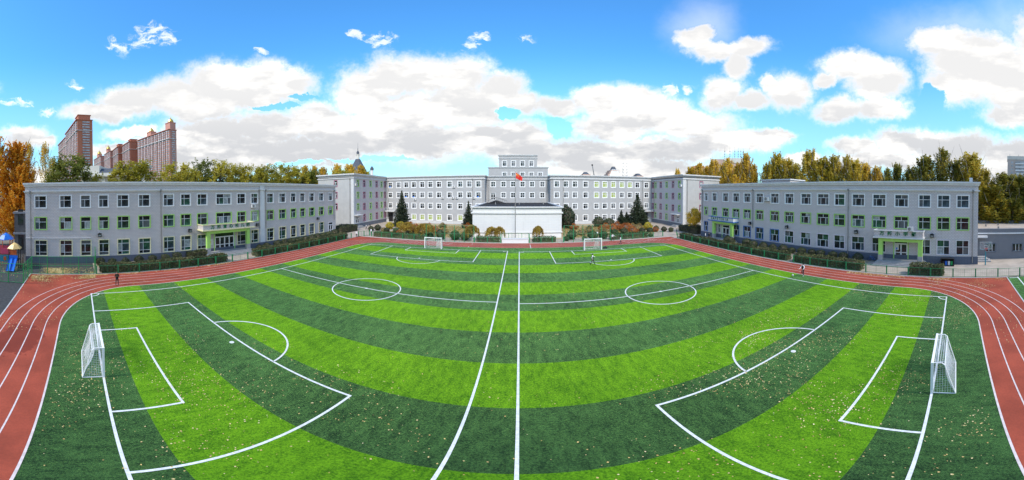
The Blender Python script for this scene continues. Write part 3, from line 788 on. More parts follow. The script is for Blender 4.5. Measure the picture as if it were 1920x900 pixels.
for x in (-7.55, 13.03, 32.45, 34.05, 55.88): pipe(LB, I, x, 1.2 if x < 30 else 3.9, 11.2)
k = MB(); k.box(32.72, 33.78, -.1, 0, 1.1, 12.15); k.build('pilaster', M['cornice'], LB)
for a, b in ((22.6, 22.75), (26.75, 26.9)):
    k = MB(); k.box(a, b, -.08, 0, .62, 3.8); k.build('door_jamb', M['lime'], LB)
yb = portico(LB, I, 20.75, 28.75, 19.55, 29.75, 1.75, .62, 4.5, 5.58, 'yellow')
letters(LB, I, '万邦爱心幼儿园', 21.3, 28.4, yb - .02, 5.1, .72, M['sign_green'])
k = MB(); k.box(21.35, 22.4, -.05, 0, 1.7, 2.75); k.build('notice_board', M['white'], LB)
k = MB(); k.box(21.85, 22.0, -.06, -.052, 2.2, 2.4); k.build('notice', M['red'], LB)
k = MB(); k.box(21.85, 22.0, -.06, -.052, 1.95, 2.18); k.build('notice', M['gold'], LB)
k = MB(); k.box(-8.4, 1.8, -.09, -.001, 4.0, 4.06); k.build('cable', M['cornice'], LB)

# ---- right building (faces -X). local x = -world Y
XR = 42.4
RB = thing('school_block', 'long three-storey grey school block on the right with cafeteria porch', 'building', (XR, 0, 0), -pi / 2)
colsB = [(-53.6, -52.15), (-50.7, -48.85), (-47.0, -44.95), (-43.7, -41.6), (-40.4, -38.3), (-37.0, -34.95), (-33.3, -31.15), (-29.9, -27.8), (-26.4, -24.2), (-23.07, -20.71), (-19.82, -17.78), (-16.65, -14.35), (-13.15, -10.83), (-9.59, -7.27), (-5.82, -3.81), (-2.92, -.89), (0.0, 2.03)]
holes = []
for i, (a, b) in enumerate(colsB):
    k = 'A' if i in (10, 14, 15, 16) else 'B'
    if i == 10: pn = ['glass', 'glass_green', 'glass_mid', 'glass_green']
    elif i >= 14: pn = ['glass_mid', 'glass_blue', 'glass_blue', 'glass_blue']
    else: pn = ['glass_mid', 'glass', 'glass_mid', 'glass_blue', 'glass_mid']
    holes.append(window(RB, I, a, b, 8.70, 10.78, k, 'surround_white', .15, pn))
    holes.append(window(RB, I, a, b, 5.33, 7.36, k, 'green', .12, None if i < 14 else ['glass'] ))
    if i in (1, 2, 13): continue
    sm = 'blue' if i < 7 else ('white' if i == 16 else 'pink')
    holes.append(window(RB, I, a, b, 1.45, 3.85, 'AG' if False else ('C' if i in (10, 14, 15, 16) else 'BG'), sm, .10))
holes.append(window(RB, I, -50.2, -48.9, 1.5, 3.7, 'A2', 'upvc', .06))
holes.append(window(RB, I, -48.5, -47.6, 1.5, 3.5, 'A2', 'upvc', .06))
holes.append(door(RB, I, -46.9, -44.6, .45, 3.5, 2, .6))
holes.append(door(RB, I, -9.45, -7.35, .6, 3.75, 2, .7))
facade(RB, I, -54.9, 3.35, 1.25, 12.35, holes, M['wall'])
pb = MB(); pb.box(-54.95, 3.4, -.06, 0, -.3, 1.25); pb.build('plinth', M['plinth'], RB)
body(RB, I, -54.9, 3.35, 14, 0, 12.35, M['wall'], M['blackroof'], 11.9)
moulding(RB, I, -54.9, 3.35, 14, 12.18, 12.76, .32, M['cornice'])
moulding(RB, I, -54.9, 3.35, 14, 11.22, 11.5, .24, M['cornice'], 'string_course')
for x in (-54.3, -37.7, -17.2, 2.55): pipe(RB, I, x, .3 if x > -20 else 3.6, 11.25)
for a, b in ((-47.05, -46.9), (-9.6, -9.45), (-7.35, -7.2)):
    k = MB(); k.box(a, b, -.08, 0, .5, 3.75); k.build('door_jamb', M['lime'], RB)
yb = portico(RB, I, -48.8, -42.9, -50.0, -41.9, 1.2, .45, 4.35, 5.4, 'blue', face='white')
letters(RB, I, 'CAFETERIA', -48.9, -43.7, yb - .02, 4.93, .78, M['sign_green'])
yb = portico(RB, I, -11.2, -5.2, -12.1, -4.75, 1.9, .60, 4.15, 5.35, 'white')
letters(RB, I, '万邦小学部', -10.9, -6.1, yb - .02, 4.85, .72, M['sign_green'])
k = MB(); k.box(-9.2, -8.75, -.045, -.032, 2.0, 3.0); k.build('poster', M['white'], RB)
k = MB(); k.box(-9.17, -8.95, -.05, -.047, 2.1, 2.4); k.build('poster', M['playblue'], RB)
# roof room and chimney
k = MB(); k.box(-38.5, -31.2, 3.6, 9.0, 12.0, 13.4); k.build('roof_room', M['wall'], RB)
k = MB(); k.box(-38.7, -31.0, 3.4, 9.2, 13.4, 13.62); k.build('roof_room_cornice', M['cornice'], RB)
k = MB(); k.box(2.0, 2.5, .8, 1.3, 12.0, 13.45); k.build('chimney', M['cornice'], RB)

# ---- main school (faces -Y) with two wings
MS = thing('school_building', 'pale grey four-storey main school building with stepped roof tiers across the far end', 'building', (0, 92, 0), 0)
LX = [-45.0, -41.69, -38.72, -35.79, -32.66, -29.66, -26.59, -22.82, -19.13, -16.03, -12.97]
RX = [13.01, 16.07, 19.16, 22.86, 26.72, 29.7, 32.83, 36.03, 39.11, 42.04, 45.71]
ROWS = [(12.32, 14.6), (8.72, 10.92), (4.95, 7.1), (1.0, 3.2)]
def far_row(root, mx, xs, rows, W=1.95, skip=(), sm='surround_white', kind='M', lime=(), blue=()):
    hl = []
    for ri, (z0, z1) in enumerate(rows):
        for i, x in enumerate(xs):
            if (ri, i) in skip: continue
            pn = ['glass_lime'] if (ri, i) in lime else ['glass']
            s_ = sm if isinstance(sm, str) else sm[i % len(sm)]
            hl.append(window(root, mx, x - W / 2, x + W / 2, z0, z1, kind, s_, .24 if s_ == 'surround_white' else .16, [rnd.choice(['glass', 'glass', 'glass_mid'])] if pn == ['glass'] else pn, True, bar=.055))
            if (ri, i) in blue:
                k = MB(); k.box(x - .45, x + .1, .05, .07, z0 + .3, z0 + .7); k.build('blue_notice', M['playblue'], root, mx)
    return hl
Z1 = 16.0
hl = far_row(MS, I, LX, ROWS, blue={(0, 0), (1, 2), (1, 3), (1, 10)}, skip={(3, 1), (3, 0), (3, 10), (3, 9)}, lime={(3, 3), (3, 4), (3, 5), (3, 8), (3, 6)})
hr = far_row(MS, I, RX, ROWS, lime={(0, 4), (0, 5), (0, 6), (0, 7), (0, 8), (1, 4), (1, 5), (1, 6)}, skip={(3, 10), (3, 0)})
facade(MS, I, -46.8, -10.9, .9, Z1, hl, M['wall_far'])
facade(MS, I, 10.9, 48.0, .9, Z1, hr, M['wall_far'])
k = MB(); k.box(-46.8, -10.85, -.05, 0, -.3, .9); k.box(10.85, 48, -.05, 0, -.3, .9); k.each('plinth', M['cornice_far'], MS)
body(MS, I, -46.8, -10.9, 18, 0, Z1, M['wall_far'], M['blackroof'], 15.4)
body(MS, I, 10.9, 48.0, 18, 0, Z1, M['wall_far'], M['blackroof'], 15.4)
for a, b in ((-46.8, -10.9), (10.9, 48.0)):
    k = MB()
    for (z0, z1, o) in ((15.1, 15.45, .25), (15.95, 16.2, .2), (16.2, 16.5, .42)):
        k.box(a, b, -o, 0, z0, z1); s = (b, b + o) if b < 0 else (a - o, a); k.box(s[0], s[1], -o, 8, z0, z1)
    k.build('cornice', M['cornice_far'], MS)
C0 = frame((0, 5, 0), 0)
CX = [-8.5, -4.89, -1.56, 1.72, 5.04, 8.65]
hc = far_row(MS, C0, CX, [(12.45, 14.6), (8.65, 10.75)], skip={(1, 0)}, kind='C')
hc.append(door(MS, C0, -9.4, -7.6, 8.0, 10.6, 2, .4))
facade(MS, C0, -10.9, 10.9, 0, Z1, hc, M['wall_far'])
k = MB(); k.poly([(-10.9, 13, .0), (10.9, 13, 0), (10.9, 13, Z1), (-10.9, 13, Z1)]); k.build('wall', M['wall_far'], MS, C0); k = MB(); k.poly([(-10.9, .3, 1), (10.9, .3, 1), (10.9, .3, 15.7), (-10.9, .3, 15.7)]); k.build('wall', M['wall_far'], MS, C0)
k = MB(); k.box(-10.9, 10.9, 0, 13, 15.3, 15.5); k.build('roof', M['blackroof'], MS, C0)
k = MB()
for (z0, z1, o) in ((15.1, 15.45, .25), (15.95, 16.2, .2), (16.2, 16.5, .42)): k.box(-10.9, 10.9, -o, 0, z0, z1)
k.build('cornice', M['cornice_far'], MS, C0)
T1 = frame((0, 9, 0), 0)
h1 = far_row(MS, T1, [-4.7, -1.48, 1.79, 4.99, 8.22], [(16.0, 18.1)])
facade(MS, T1, -10.6, 11.0, 15.4, 19.8, h1, M['wall_far'])
body(MS, T1, -10.6, 11.0, 9, 15.4, 19.8, M['wall_far'], M['blackroof'], 19.3)
moulding(MS, T1, -10.6, 11.0, 9, 19.5, 19.95, .3, M['cornice_far'])
T2 = frame((0, 12, 0), 0)
h2 = far_row(MS, T2, [-4.84, -1.53, 1.84, 5.14], [(20.3, 22.6)], lime=())
facade(MS, T2, -6.93, 7.27, 19.3, 24.3, h2, M['wall_far'])
body(MS, T2, -6.93, 7.27, 7, 19.3, 24.3, M['wall_far'], M['blackroof'], 23.9)
moulding(MS, T2, -6.93, 7.27, 7, 24.25, 24.8, .32, M['cornice_far'])
moulding(MS, T2, -6.93, 7.27, 7, 23.25, 23.5, .2, M['cornice_far'], 'string_course')
for x in (-45.9, -15.0, -11.4, 15.2, 44.0, 11.4): pipe(MS, I, x, 1, 15.0)
for x in (-10.2, 10.2): pipe(MS, C0, x, 7.5, 15.0)
# wings
WG = [('green', 'magenta')]
WL = frame((-46.8, -21.6, 0), pi / 2)          # local x: world Y - 70.4
xs = [72.78 - 70.4, 76.48 - 70.4, 80.57 - 70.4, 84.73 - 70.4, 88.4 - 70.4, 91.0 - 70.4]
wr = [(12.6, 14.75), (8.95, 11.05), (5.3, 7.45), (1.6, 3.9)]
hw_ = far_row(MS, WL, xs, wr, 1.35, {(3, 0)}, ['green', 'magenta', 'green', 'magenta', 'green', 'magenta'], 'W')
hw_.append(door(MS, WL, 1.0, 2.9, .5, 3.2, 2, .5))
facade(MS, WL, 0, 21.6, 1.2, Z1, hw_, M['wall'])
k = MB(); k.box(0, 21.6, -.06, 0, -.3, 1.2); k.build('plinth', M['plinth_far'], MS, WL)
k = MB(); k.box(0, 21.6, -.16, 0, 1.2, 1.45); k.build('string_course', M['cornice_far'], MS, WL)
k = MB(); k.box(.2, 3.6, -1.3, 0, 3.75, 4.0); k.build('door_canopy', M['cornice_far'], MS, WL)
k = MB(); k.box(.2, 3.6, -1.6, 0, 0, .22); k.box(.3, 3.5, -1.2, 0, .22, .48); k.build('steps', M['concrete'], MS, WL)
EL = frame((-60.9, -21.6, 0), 0)
he = [window(MS, EL, 6.6, 8.0, z0, z1, 'W', 'magenta', .14, None, True, bar=.055) for z0, z1 in wr[:3]]
facade(MS, EL, 0, 14.1, 0, Z1, he, M['wall_end'])
k = MB(); k.poly([(0, .3, 0), (14, .3, 0), (14, .3, Z1 - .3), (0, .3, Z1 - .3)]); k.poly([(0, 0, 0), (0, 0, Z1), (0, 38, Z1), (0, 38, 0)]); k.poly([(14.1 - .3, 0, 0), (14.1 - .3, 21.6, 0), (13.8, 21.6, 15.7), (13.8, 0, 15.7)]); k.poly([(0, 38, 0), (0, 38, Z1), (14.1, 38, Z1), (14.1, 38, 0)]); k.build('wall', M['wall_end'], MS, EL)
k = MB(); k.box(0, 14.1, 0, 38, 15.4, 15.6); k.build('roof', M['blackroof'], MS, EL)
k = MB()
for (z0, z1, o) in ((15.1, 15.4, .22), (16.0, 16.25, .25), (16.25, 16.62, .5)):
    k.box(-o, 14.1 + o, -o, 0, z0, z1); k.box(14.1, 14.1 + o, 0, 21.6 - .5, z0, z1); k.box(-o, 0, 0, 38, z0, z1)
k.build('cornice', M['cornice_far'], MS, EL)
k = MB(); k.box(13.2, 14.16, -.06, 0, 0, 15.1); k.box(14.1, 14.16, 0, .7, 0, 15.1); k.build('pilaster', M['cornice_far'], MS, EL)
pipe(MS, EL, 12.8, .3, 14.9); pipe(MS, WL, 20.6, 3, 14.9)
WR = frame((48.0, 0, 0), -pi / 2)               # local x: 92 - world Y
xs = [92 - 91.2, 92 - 89.1, 92 - 85.28, 92 - 81.24, 92 - 77.15, 92 - 73.35]
wr2 = [(12.35, 14.5), (8.6, 10.7), (4.8, 6.9), (1.5, 3.7)]
hw2 = far_row(MS, WR, xs, wr2, 1.35, {(3, 5)}, ['magenta', 'green', 'magenta', 'green', 'magenta', 'green'], 'W')
hw2.append(door(MS, WR, 17.0, 18.6, .5, 3.2, 2, .5))
facade(MS, WR, 0, 20.7, 1.2, Z1, hw2, M['wall'])
k = MB(); k.box(0, 20.7, -.06, 0, -.3, 1.2); k.build('plinth', M['plinth_far'], MS, WR)
k = MB(); k.box(0, 20.7, -.16, 0, 1.2, 1.45); k.build('string_course', M['cornice_far'], MS, WR)
k = MB(); k.box(15.0, 19.2, -1.3, 0, 3.75, 4.0); k.build('door_canopy', M['cornice_far'], MS, WR)
k = MB(); k.box(16.0, 19.2, -1.6, 0, 0, .22); k.box(16.2, 19.0, -1.2, 0, .22, .48); k.build('steps', M['concrete'], MS, WR)
ER = frame((48.0, -20.7, 0), 0)
he = [window(MS, ER, 6.3, 7.8, z0, z1, 'W', 'magenta', .14, None, True, bar=.055) for z0, z1 in wr2[:3]]
facade(MS, ER, 0, 14.7, 0, Z1, he, M['wall_end'])
k = MB(); k.poly([(0.3, .3, 0), (14.4, .3, 0), (14.4, .3, Z1 - .3), (0.3, .3, Z1 - .3)]); k.poly([(14.7, 0, 0), (14.7, 38, 0), (14.7, 38, Z1), (14.7, 0, Z1)]); k.poly([(.3, 0.3, 0), (.3, 0.3, 15.7), (.3, 20.7, 15.7), (.3, 20.7, 0)]); k.poly([(0, 38, 0), (0, 38, Z1), (14.7, 38, Z1), (14.7, 38, 0)]); k.build('wall', M['wall_end'], MS, ER)
k = MB(); k.box(0, 14.7, 0, 38, 15.4, 15.6); k.build('roof', M['blackroof'], MS, ER)
k = MB()
for (z0, z1, o) in ((14.9, 15.2, .22), (15.9, 16.1, .25), (16.1, 16.45, .5)):
    k.box(-o, 14.7 + o, -o, 0, z0, z1); k.box(-o, 0, 0, 20.7 - .5, z0, z1); k.box(14.7, 14.7 + o, 0, 38, z0, z1)
k.build('cornice', M['cornice_far'], MS, ER)
k = MB(); k.box(-.06, .95, -.06, 0, 0, 14.9); k.box(-.06, 0, 0, .7, 0, 14.9); k.build('pilaster', M['cornice_far'], MS, ER)
pipe(MS, ER, 1.5, .3, 14.7); pipe(MS, WR, 1.9, 3, 14.7)
# corner entrances with small canopies
k = MB(); k.box(-46.2, -42.6, -2.2, 0, 3.9, 4.2); k.build('entrance_canopy', M['cornice_far'], MS)
k = MB(); k.box(-45.6, -44.0, -.25, -.06, .3, 3.4); k.build('doorway', M['black'], MS)
k = MB(); k.box(43.9, 47.6, -2.2, 0, 3.9, 4.2); k.build('entrance_canopy', M['cornice_far'], MS)
k = MB(); k.box(44.6, 46.2, -.25, -.06, .3, 3.4); k.build('doorway', M['black'], MS)

# ---- white hall
HL = thing('assembly_hall', 'white windowless hall with flat black roof behind the flag podium', 'building', (0, 64, 0), 0)
k = MB(); k.box(-10.4, 10.2, 0, 32.8, 1.45, 6.9); k.build('wall', M['hall'], HL)
k = MB(); k.box(-10.35, 10.15, .05, 32.7, -.3, 1.3); k.build('plinth', M['cornice'], HL)
k = MB(); k.box(-10.6, 10.4, -.2, 32.7, 1.3, 1.45); k.build('string_course', M['white'], HL)
k = MB(); k.box(-10.72, 10.5, -.28, 32.7, 5.75, 6.05); k.build('string_course', M['white'], HL)
k = MB()
k.box(-10.6, 10.4, -.15, .25, 6.9, 7.12); k.box(-10.85, 10.65, -.45, .25, 7.12, 7.35); k.box(-10.85, -10.3, .25, 32.6, 7.05, 7.33); k.box(10.1, 10.65, .25, 32.6, 7.05, 7.33)
k.build('cornice', M['white'], HL)
k = MB(); k.box(-10.3, 10.1, .25, 32.7, 6.9, 7.1); k.build('roof', M['blackroof'], HL)
k = MB(); k.box(-12.0, -10.4, 12, 15, 4.0, 4.25); k.build('side_canopy', M['cornice_far'], HL)
k = MB()
for x in (-6.5, .5, 7.6): k.box(x - .12, x + .12, 18, 18.3, 7.1, 7.7)
k.each('roof_vent', M['metalgrey'], HL)
# roof stair with rail leading to the door above
t = thing('roof_stair', 'dark metal stair lying across the left end of the hall roof', 'stair', (-6.6, 88, 7.1))
k = MB()
for i in range(8): k.box(-3 + i * .35, -2.62 + i * .35, 0, 2.4, 0, .12 + i * .13)
for i in range(8): k.box(-.2 + i * .4, .22 + i * .4, 0, 2.4, 0, 1.0 - i * .13)
k.build('flight', M['blackroof'], t)
for y in (0, 2.4):
    k = MB(); k.tube((-3, y, .9), (-.3, y, 2.0), .05); k.tube((-.3, y, 2.0), (3.2, y, .9), .05)
    for i in range(6): k.tube((-.3 + i * .7, y, .1), (-.3 + i * .7, y, 2.0 - i * .22), .03)
    k.build('handrail', M['metalgrey'], t)

# ---- annex right of the right block
AX = thing('annex', 'single-storey grey annex with flat tan roof at the right edge', 'building', (46.3, 0, 0), -pi / 2)
ha = [window(AX, I, 4.95, 6.7, 1.2, 2.65, 'S', 'plinth', .07, ['glass'], False), window(AX, I, 9.5, 11.3, 1.2, 2.6, 'S', 'plinth', .07, ['glass'], False), window(AX, I, 15.0, 16.8, 1.2, 2.6, 'S', 'plinth', .07, ['glass'], False)]
wm = brick_mat('dark_grey_tile_wall', (.20, .205, .225), (.215, .22, .24), (.15, .155, .17), .42, .21, .016, .3)
facade(AX, I, 3.4, 24, 0, 5.0, ha, wm)
k = MB(); k.poly([(3.4, .3, .2), (24, .3, .2), (24, .3, 4.6), (3.4, .3, 4.6)]); k.poly([(3.4, 0, 0), (3.4, 0, 5), (3.4, 12.5, 5), (3.4, 12.5, 0)]); k.poly([(3.4, 12.5, 0), (3.4, 12.5, 5), (24, 12.5, 5), (24, 12.5, 0)]); k.poly([(24, 0, 0), (24, 12.5, 0), (24, 12.5, 5), (24, 0, 5)]); k.build('wall', wm, AX)
k = MB(); k.box(3.4, 24, 0.02, 12.5, 4.8, 5.02); k.build('roof', M['paving'], AX)
k = MB(); k.box(3.4, 24, -.2, 0, 4.3, 4.5); k.build('string_course', M['cornice'], AX)
k = MB(); k.box(3.4, 24, -.04, .25, 5.02, 5.2); k.box(3.4, 24, 12.3, 12.6, 5.02, 5.5); k.box(3.4, 3.6, .25, 12.3, 5.02, 5.4); k.build('parapet', M['plinth_far'], AX)
k = MB(); k.box(3.42, 5.2, -1.0, 0, 3.75, 4.05); k.build('door_canopy', M['cornice'], AX)
k = MB(); k.box(3.45, 5.6, -2.4, 0, 0, .2); k.box(3.45, 5.2, -1.9, 0, .2, .42); k.box(3.45, 4.9, -1.4, 0, .42, .62); k.build('steps', M['concrete'], AX)
for x, y in ((5.4, 5.0), (8.0, 7.0), (7.2, 1.5), (13.0, 4.5)):
    k = MB(); k.box(x, x + .25, y, y + .25, 5.02, 5.4); k.build('roof_vent', M['metalgrey'], AX)

# ---- dark outbuilding left of the left block
OB = thing('outbuilding', 'dark grey two-storey outbuilding half hidden at the left edge behind the playground', 'building', (-50, -9.2, 0), pi / 2)
k = MB(); k.box(-2.6, .9, 0, 6, 0, 7.7); k.build('wall', mat('dark_shaded_wall', (.09, .09, .095), .9, .2, 1), OB)  # wall colour is darkened to carry its shade
for z in (0.4, 5.0):
    for x in (-1.9, -.1):
        k = MB(); k.box(x, x + 1.0 - .4 * (x > -1), -.05, .02, z + .4, z + 3.3); k.build('window', M['glass'], OB)
for z_ in (3.7, 7.5):
    k = MB(); k.box(-2.8, 1.1, -.25, 6, z_, z_ + .35); k.build('ledge', M['plinth_far'], OB)

# wall fittings
LN = 'black floodlights on the school walls'
for y, z, d in [(3.15, 4.54, 'above the ball shrubs near its left end'), (17.99, 4.59, 'left of the kindergarten porch'), (31.83, 4.71, 'right of the kindergarten porch'), (49.47, 4.72, 'near its far right end')]:
    wall_lamp((XL, y, z), pi / 2, 'black floodlight on the left school block ' + d)
for y, z, d in [(38.33, 4.58, 'nearest the cafeteria porch'), (29.2, 4.54, 'between blue and pink framed windows'), (15.71, 4.61, 'just right of the long drainpipe'), (3.61, 4.53, 'right of the primary school porch')]:
    wall_lamp((XR, y, z), -pi / 2, 'black floodlight on the right school block ' + d)
ac_unit((XL, 30.99, 8.0), pi / 2, 'white air conditioner under a top window of the left school block')
ac_unit((XR, 33.9, 9.2), -pi / 2, 'white air conditioner beside a top floor window of the right school block', s=1.3)
ac_unit((40.2, 6.6, 5.37), -pi / 2, 'white air conditioner standing on the primary school porch')
for x, z, d in [(-21.34, 12.3, 'top floor, left of the roof tiers'), (-35.3, 8.0, 'second row, just right of the left spruce'), (-25.28, 8.6, 'second row, right of the seventh window'),
                (-21.6, 8.6, 'left one of the close pair'), (-20.3, 8.6, 'right one of the close pair'), (-14.42, 8.6, 'second row, nearest the central section')]:
    ac_unit((x, 92, z), 0, 'small air conditioner on the main building, ' + d)
ac_unit((-46.8, 71.5, 12.9), pi / 2, 'white air conditioner by the top corner window of the left wing')
ac_unit((48.0, 72.3, 12.6), -pi / 2, 'white air conditioner by the top corner window of the right wing', s=1.2)

# ================================================================ FENCES
def fence(name, label, pts, h, spacing=2.9, post=.075, tall=False, m='fence', group=None, wire=.28, mid=False):
    t = thing(name, label, 'fence', (pts[0][0], pts[0][1], 0), 0, group); ox, oy = pts[0]
    rl = MB(); wb = MB()
    first = True
    for (x0, y0), (x1, y1) in zip(pts[:-1], pts[1:]):
        x0 -= ox; x1 -= ox; y0 -= oy; y1 -= oy
        L = math.hypot(x1 - x0, y1 - y0); n = max(1, round(L / spacing)); dx, dy = (x1 - x0) / L, (y1 - y0) / L
        for i in range(0 if first else 1, n + 1):
            s = L * i / n; p = MB(); r_ = post
            p.box(-r_, r_, -r_, r_, 0, h + .05); o = p.build('post', M[m], t, (x0 + dx * s, y0 + dy * s, 0)); o.rotation_euler = (0, 0, math.atan2(dy, dx))
        first = False
        for z in ([h, .12] + ([h * .5] if mid or tall else [])):
            rl.tube((x0, y0, z), (x1, y1, z), .028, n=5)
        for i in range(n):
            s = L * (i + .5) / n; rl.tube((x0 + dx * s, y0 + dy * s, .1), (x0 + dx * s, y0 + dy * s, h), .02, n=4)
        k = int(L / wire)
        for i in range(k):
            s = L * (i + .5) / k; wb.tube((x0 + dx * s, y0 + dy * s, .12), (x0 + dx * s, y0 + dy * s, h), .006, n=3, caps=False)
        for i in range(1, int(h / wire)):
            wb.tube((x0, y0, .12 + i * wire), (x1, y1, .12 + i * wire), .006, n=3, caps=False)
    rl.build('rail', M[m], t)
    o = wb.build('wire_mesh', M[m], t); o['kind'] = 'stuff'
    return t
fence('fence', 'low green mesh fence along the left side of the red track', [(-36.66, 2.2), (-36.66, 54.0)], 1.15)
fence('fence', 'short green fence panel at the far left corner of the track', [(-36.3, 56.6), (-34.9, 59.4)], 1.3, 1.6)
fence('fence', 'low green mesh fence along the right side of the red track', [(35.3, 54.6), (35.3, -14)], 1.15)
fence('ball_stop_fence', 'bright green mid-height fence round the leaf-strewn yard at the left corner', [(-36.75, 1.95), (-36.75, -6.35), (-32.3, -6.6), (-32.5, -14)], 2.45, 2.1, .045, True, 'fence_bright')
fence('ball_stop_fence', 'bright green fence seen edge-on between leafy yard and ball shrubs', [(-36.9, 2.1), (-42.9, 2.4)], 2.6, 2.0, .05, True, 'fence_bright')
fence('ball_stop_fence', 'tall green ball-stop fence behind the left far goal', [(-19.6, 57.7), (-9.1, 57.7)], 3.6, 2.1, .06, True)
fence('ball_stop_fence', 'tall green ball-stop fence behind the right far goal', [(9.7, 57.7), (19.9, 57.7)], 3.6, 2.05, .06, True)
fence('fence', 'low green garden fence left of the tall left ball-stop fence', [(-34.0, 58.9), (-19.7, 57.75)], 1.2)
fence('fence', 'low green garden fence between tall left ball-stop fence and flag podium', [(-9.0, 57.7), (-3.5, 57.7)], 1.2, 2.2)
fence('fence', 'low green garden fence between flag podium and tall right ball-stop fence', [(2.5, 57.7), (9.6, 57.7)], 1.2, 2.2)
fence('fence', 'low green garden fence right of the tall right ball-stop fence', [(20.0, 57.75), (33.8, 58.9)], 1.2)
fence('fence', 'thin green screen fence on the back of the flag podium', [(-3.3, 59.2), (2.3, 59.2)], 1.9, 1.4, .04)

# ================================================================ FLAG PODIUM AND FLAG
t = thing('flag_podium', 'white marble flag podium beside the track in front of the white hall', 'podium', (-.5, 57.7, 0))
k = MB(); k.box(-2.75, 2.75, 0, 1.4, 0, .78); k.build('base', M['white'], t)
k = MB(); k.box(-2.85, 2.85, -.06, 1.46, .78, .88); k.build('top_slab', M['cornice_far'], t)
for x in (-2.95, 2.95):
    k = MB(); k.box(x - .08, x + .08, -.1, .06, 0, 1.95); k.build('post', M['fence'], t)
t = thing('flagpole', 'tall thin grey flagpole rising from the podium', 'flagpole', (-.48, 58.4, .88))
k = MB(); k.tube((0, 0, 0), (0, 0, 14.1), .10, .06, 10); k.build('pole', M['metalgrey'], t)
k = MB(); k.lathe([(0, 14.32), (.09, 14.26), (.11, 14.2), (.08, 14.12), (0, 14.1)], 10); k.build('finial', M['silver'], t)
k = MB(); k.lathe([(.16, 0), (.16, .08), (.1, .14), (.08, .5), (.04, .52)], 12); k.build('foot', M['silver'], t)
# flag hanging in folds
t = thing('flag', 'red flag with yellow stars drooping from the top of the flagpole', 'flag', (-.4, 58.4, 14.9))
FW, FH = 1.9, 1.25
def fl(u, v):      # u along the fly, v down the hoist: the fly end droops
    x = .05 + 1.42 * u * (1 - .12 * v); z = -.15 - 1.25 * v * (1 - .35 * u) - 1.0 * u ** 1.15
    y = .16 * sin(u * 9 + v * 1.5) * u
    return (x, y, z)
k = MB(); nu, nv = 28, 16
k.v = [fl(i / nu, j / nv) for j in range(nv + 1) for i in range(nu + 1)]
for j in range(nv):
    for i in range(nu):
        a = j * (nu + 1) + i; k.f.append((a, a + 1, a + nu + 2, a + nu + 1)); k.m.append(0)
k.build('cloth', M['red'], t)
def star(u0, v0, r_, rot=0):
    k = MB(); P_ = []
    for i in range(10):
        q = r_ if i % 2 == 0 else r_ * .4; a = pi * i / 5 + rot
        x, y, z = fl(u0 + q * sin(a) / FW, v0 - q * cos(a) / FH); P_.append((x, y - .02, z))
    x, y, z = fl(u0, v0); c = (x, y - .02, z)
    for i in range(10): k.poly([c, P_[i], P_[(i + 1) % 10]])
    k.build('star', M['gold'], t)
star(.17, .26, .22); star(.34, .1, .075, .4); star(.40, .2, .075, .8); star(.40, .35, .075); star(.34, .46, .075, .4)

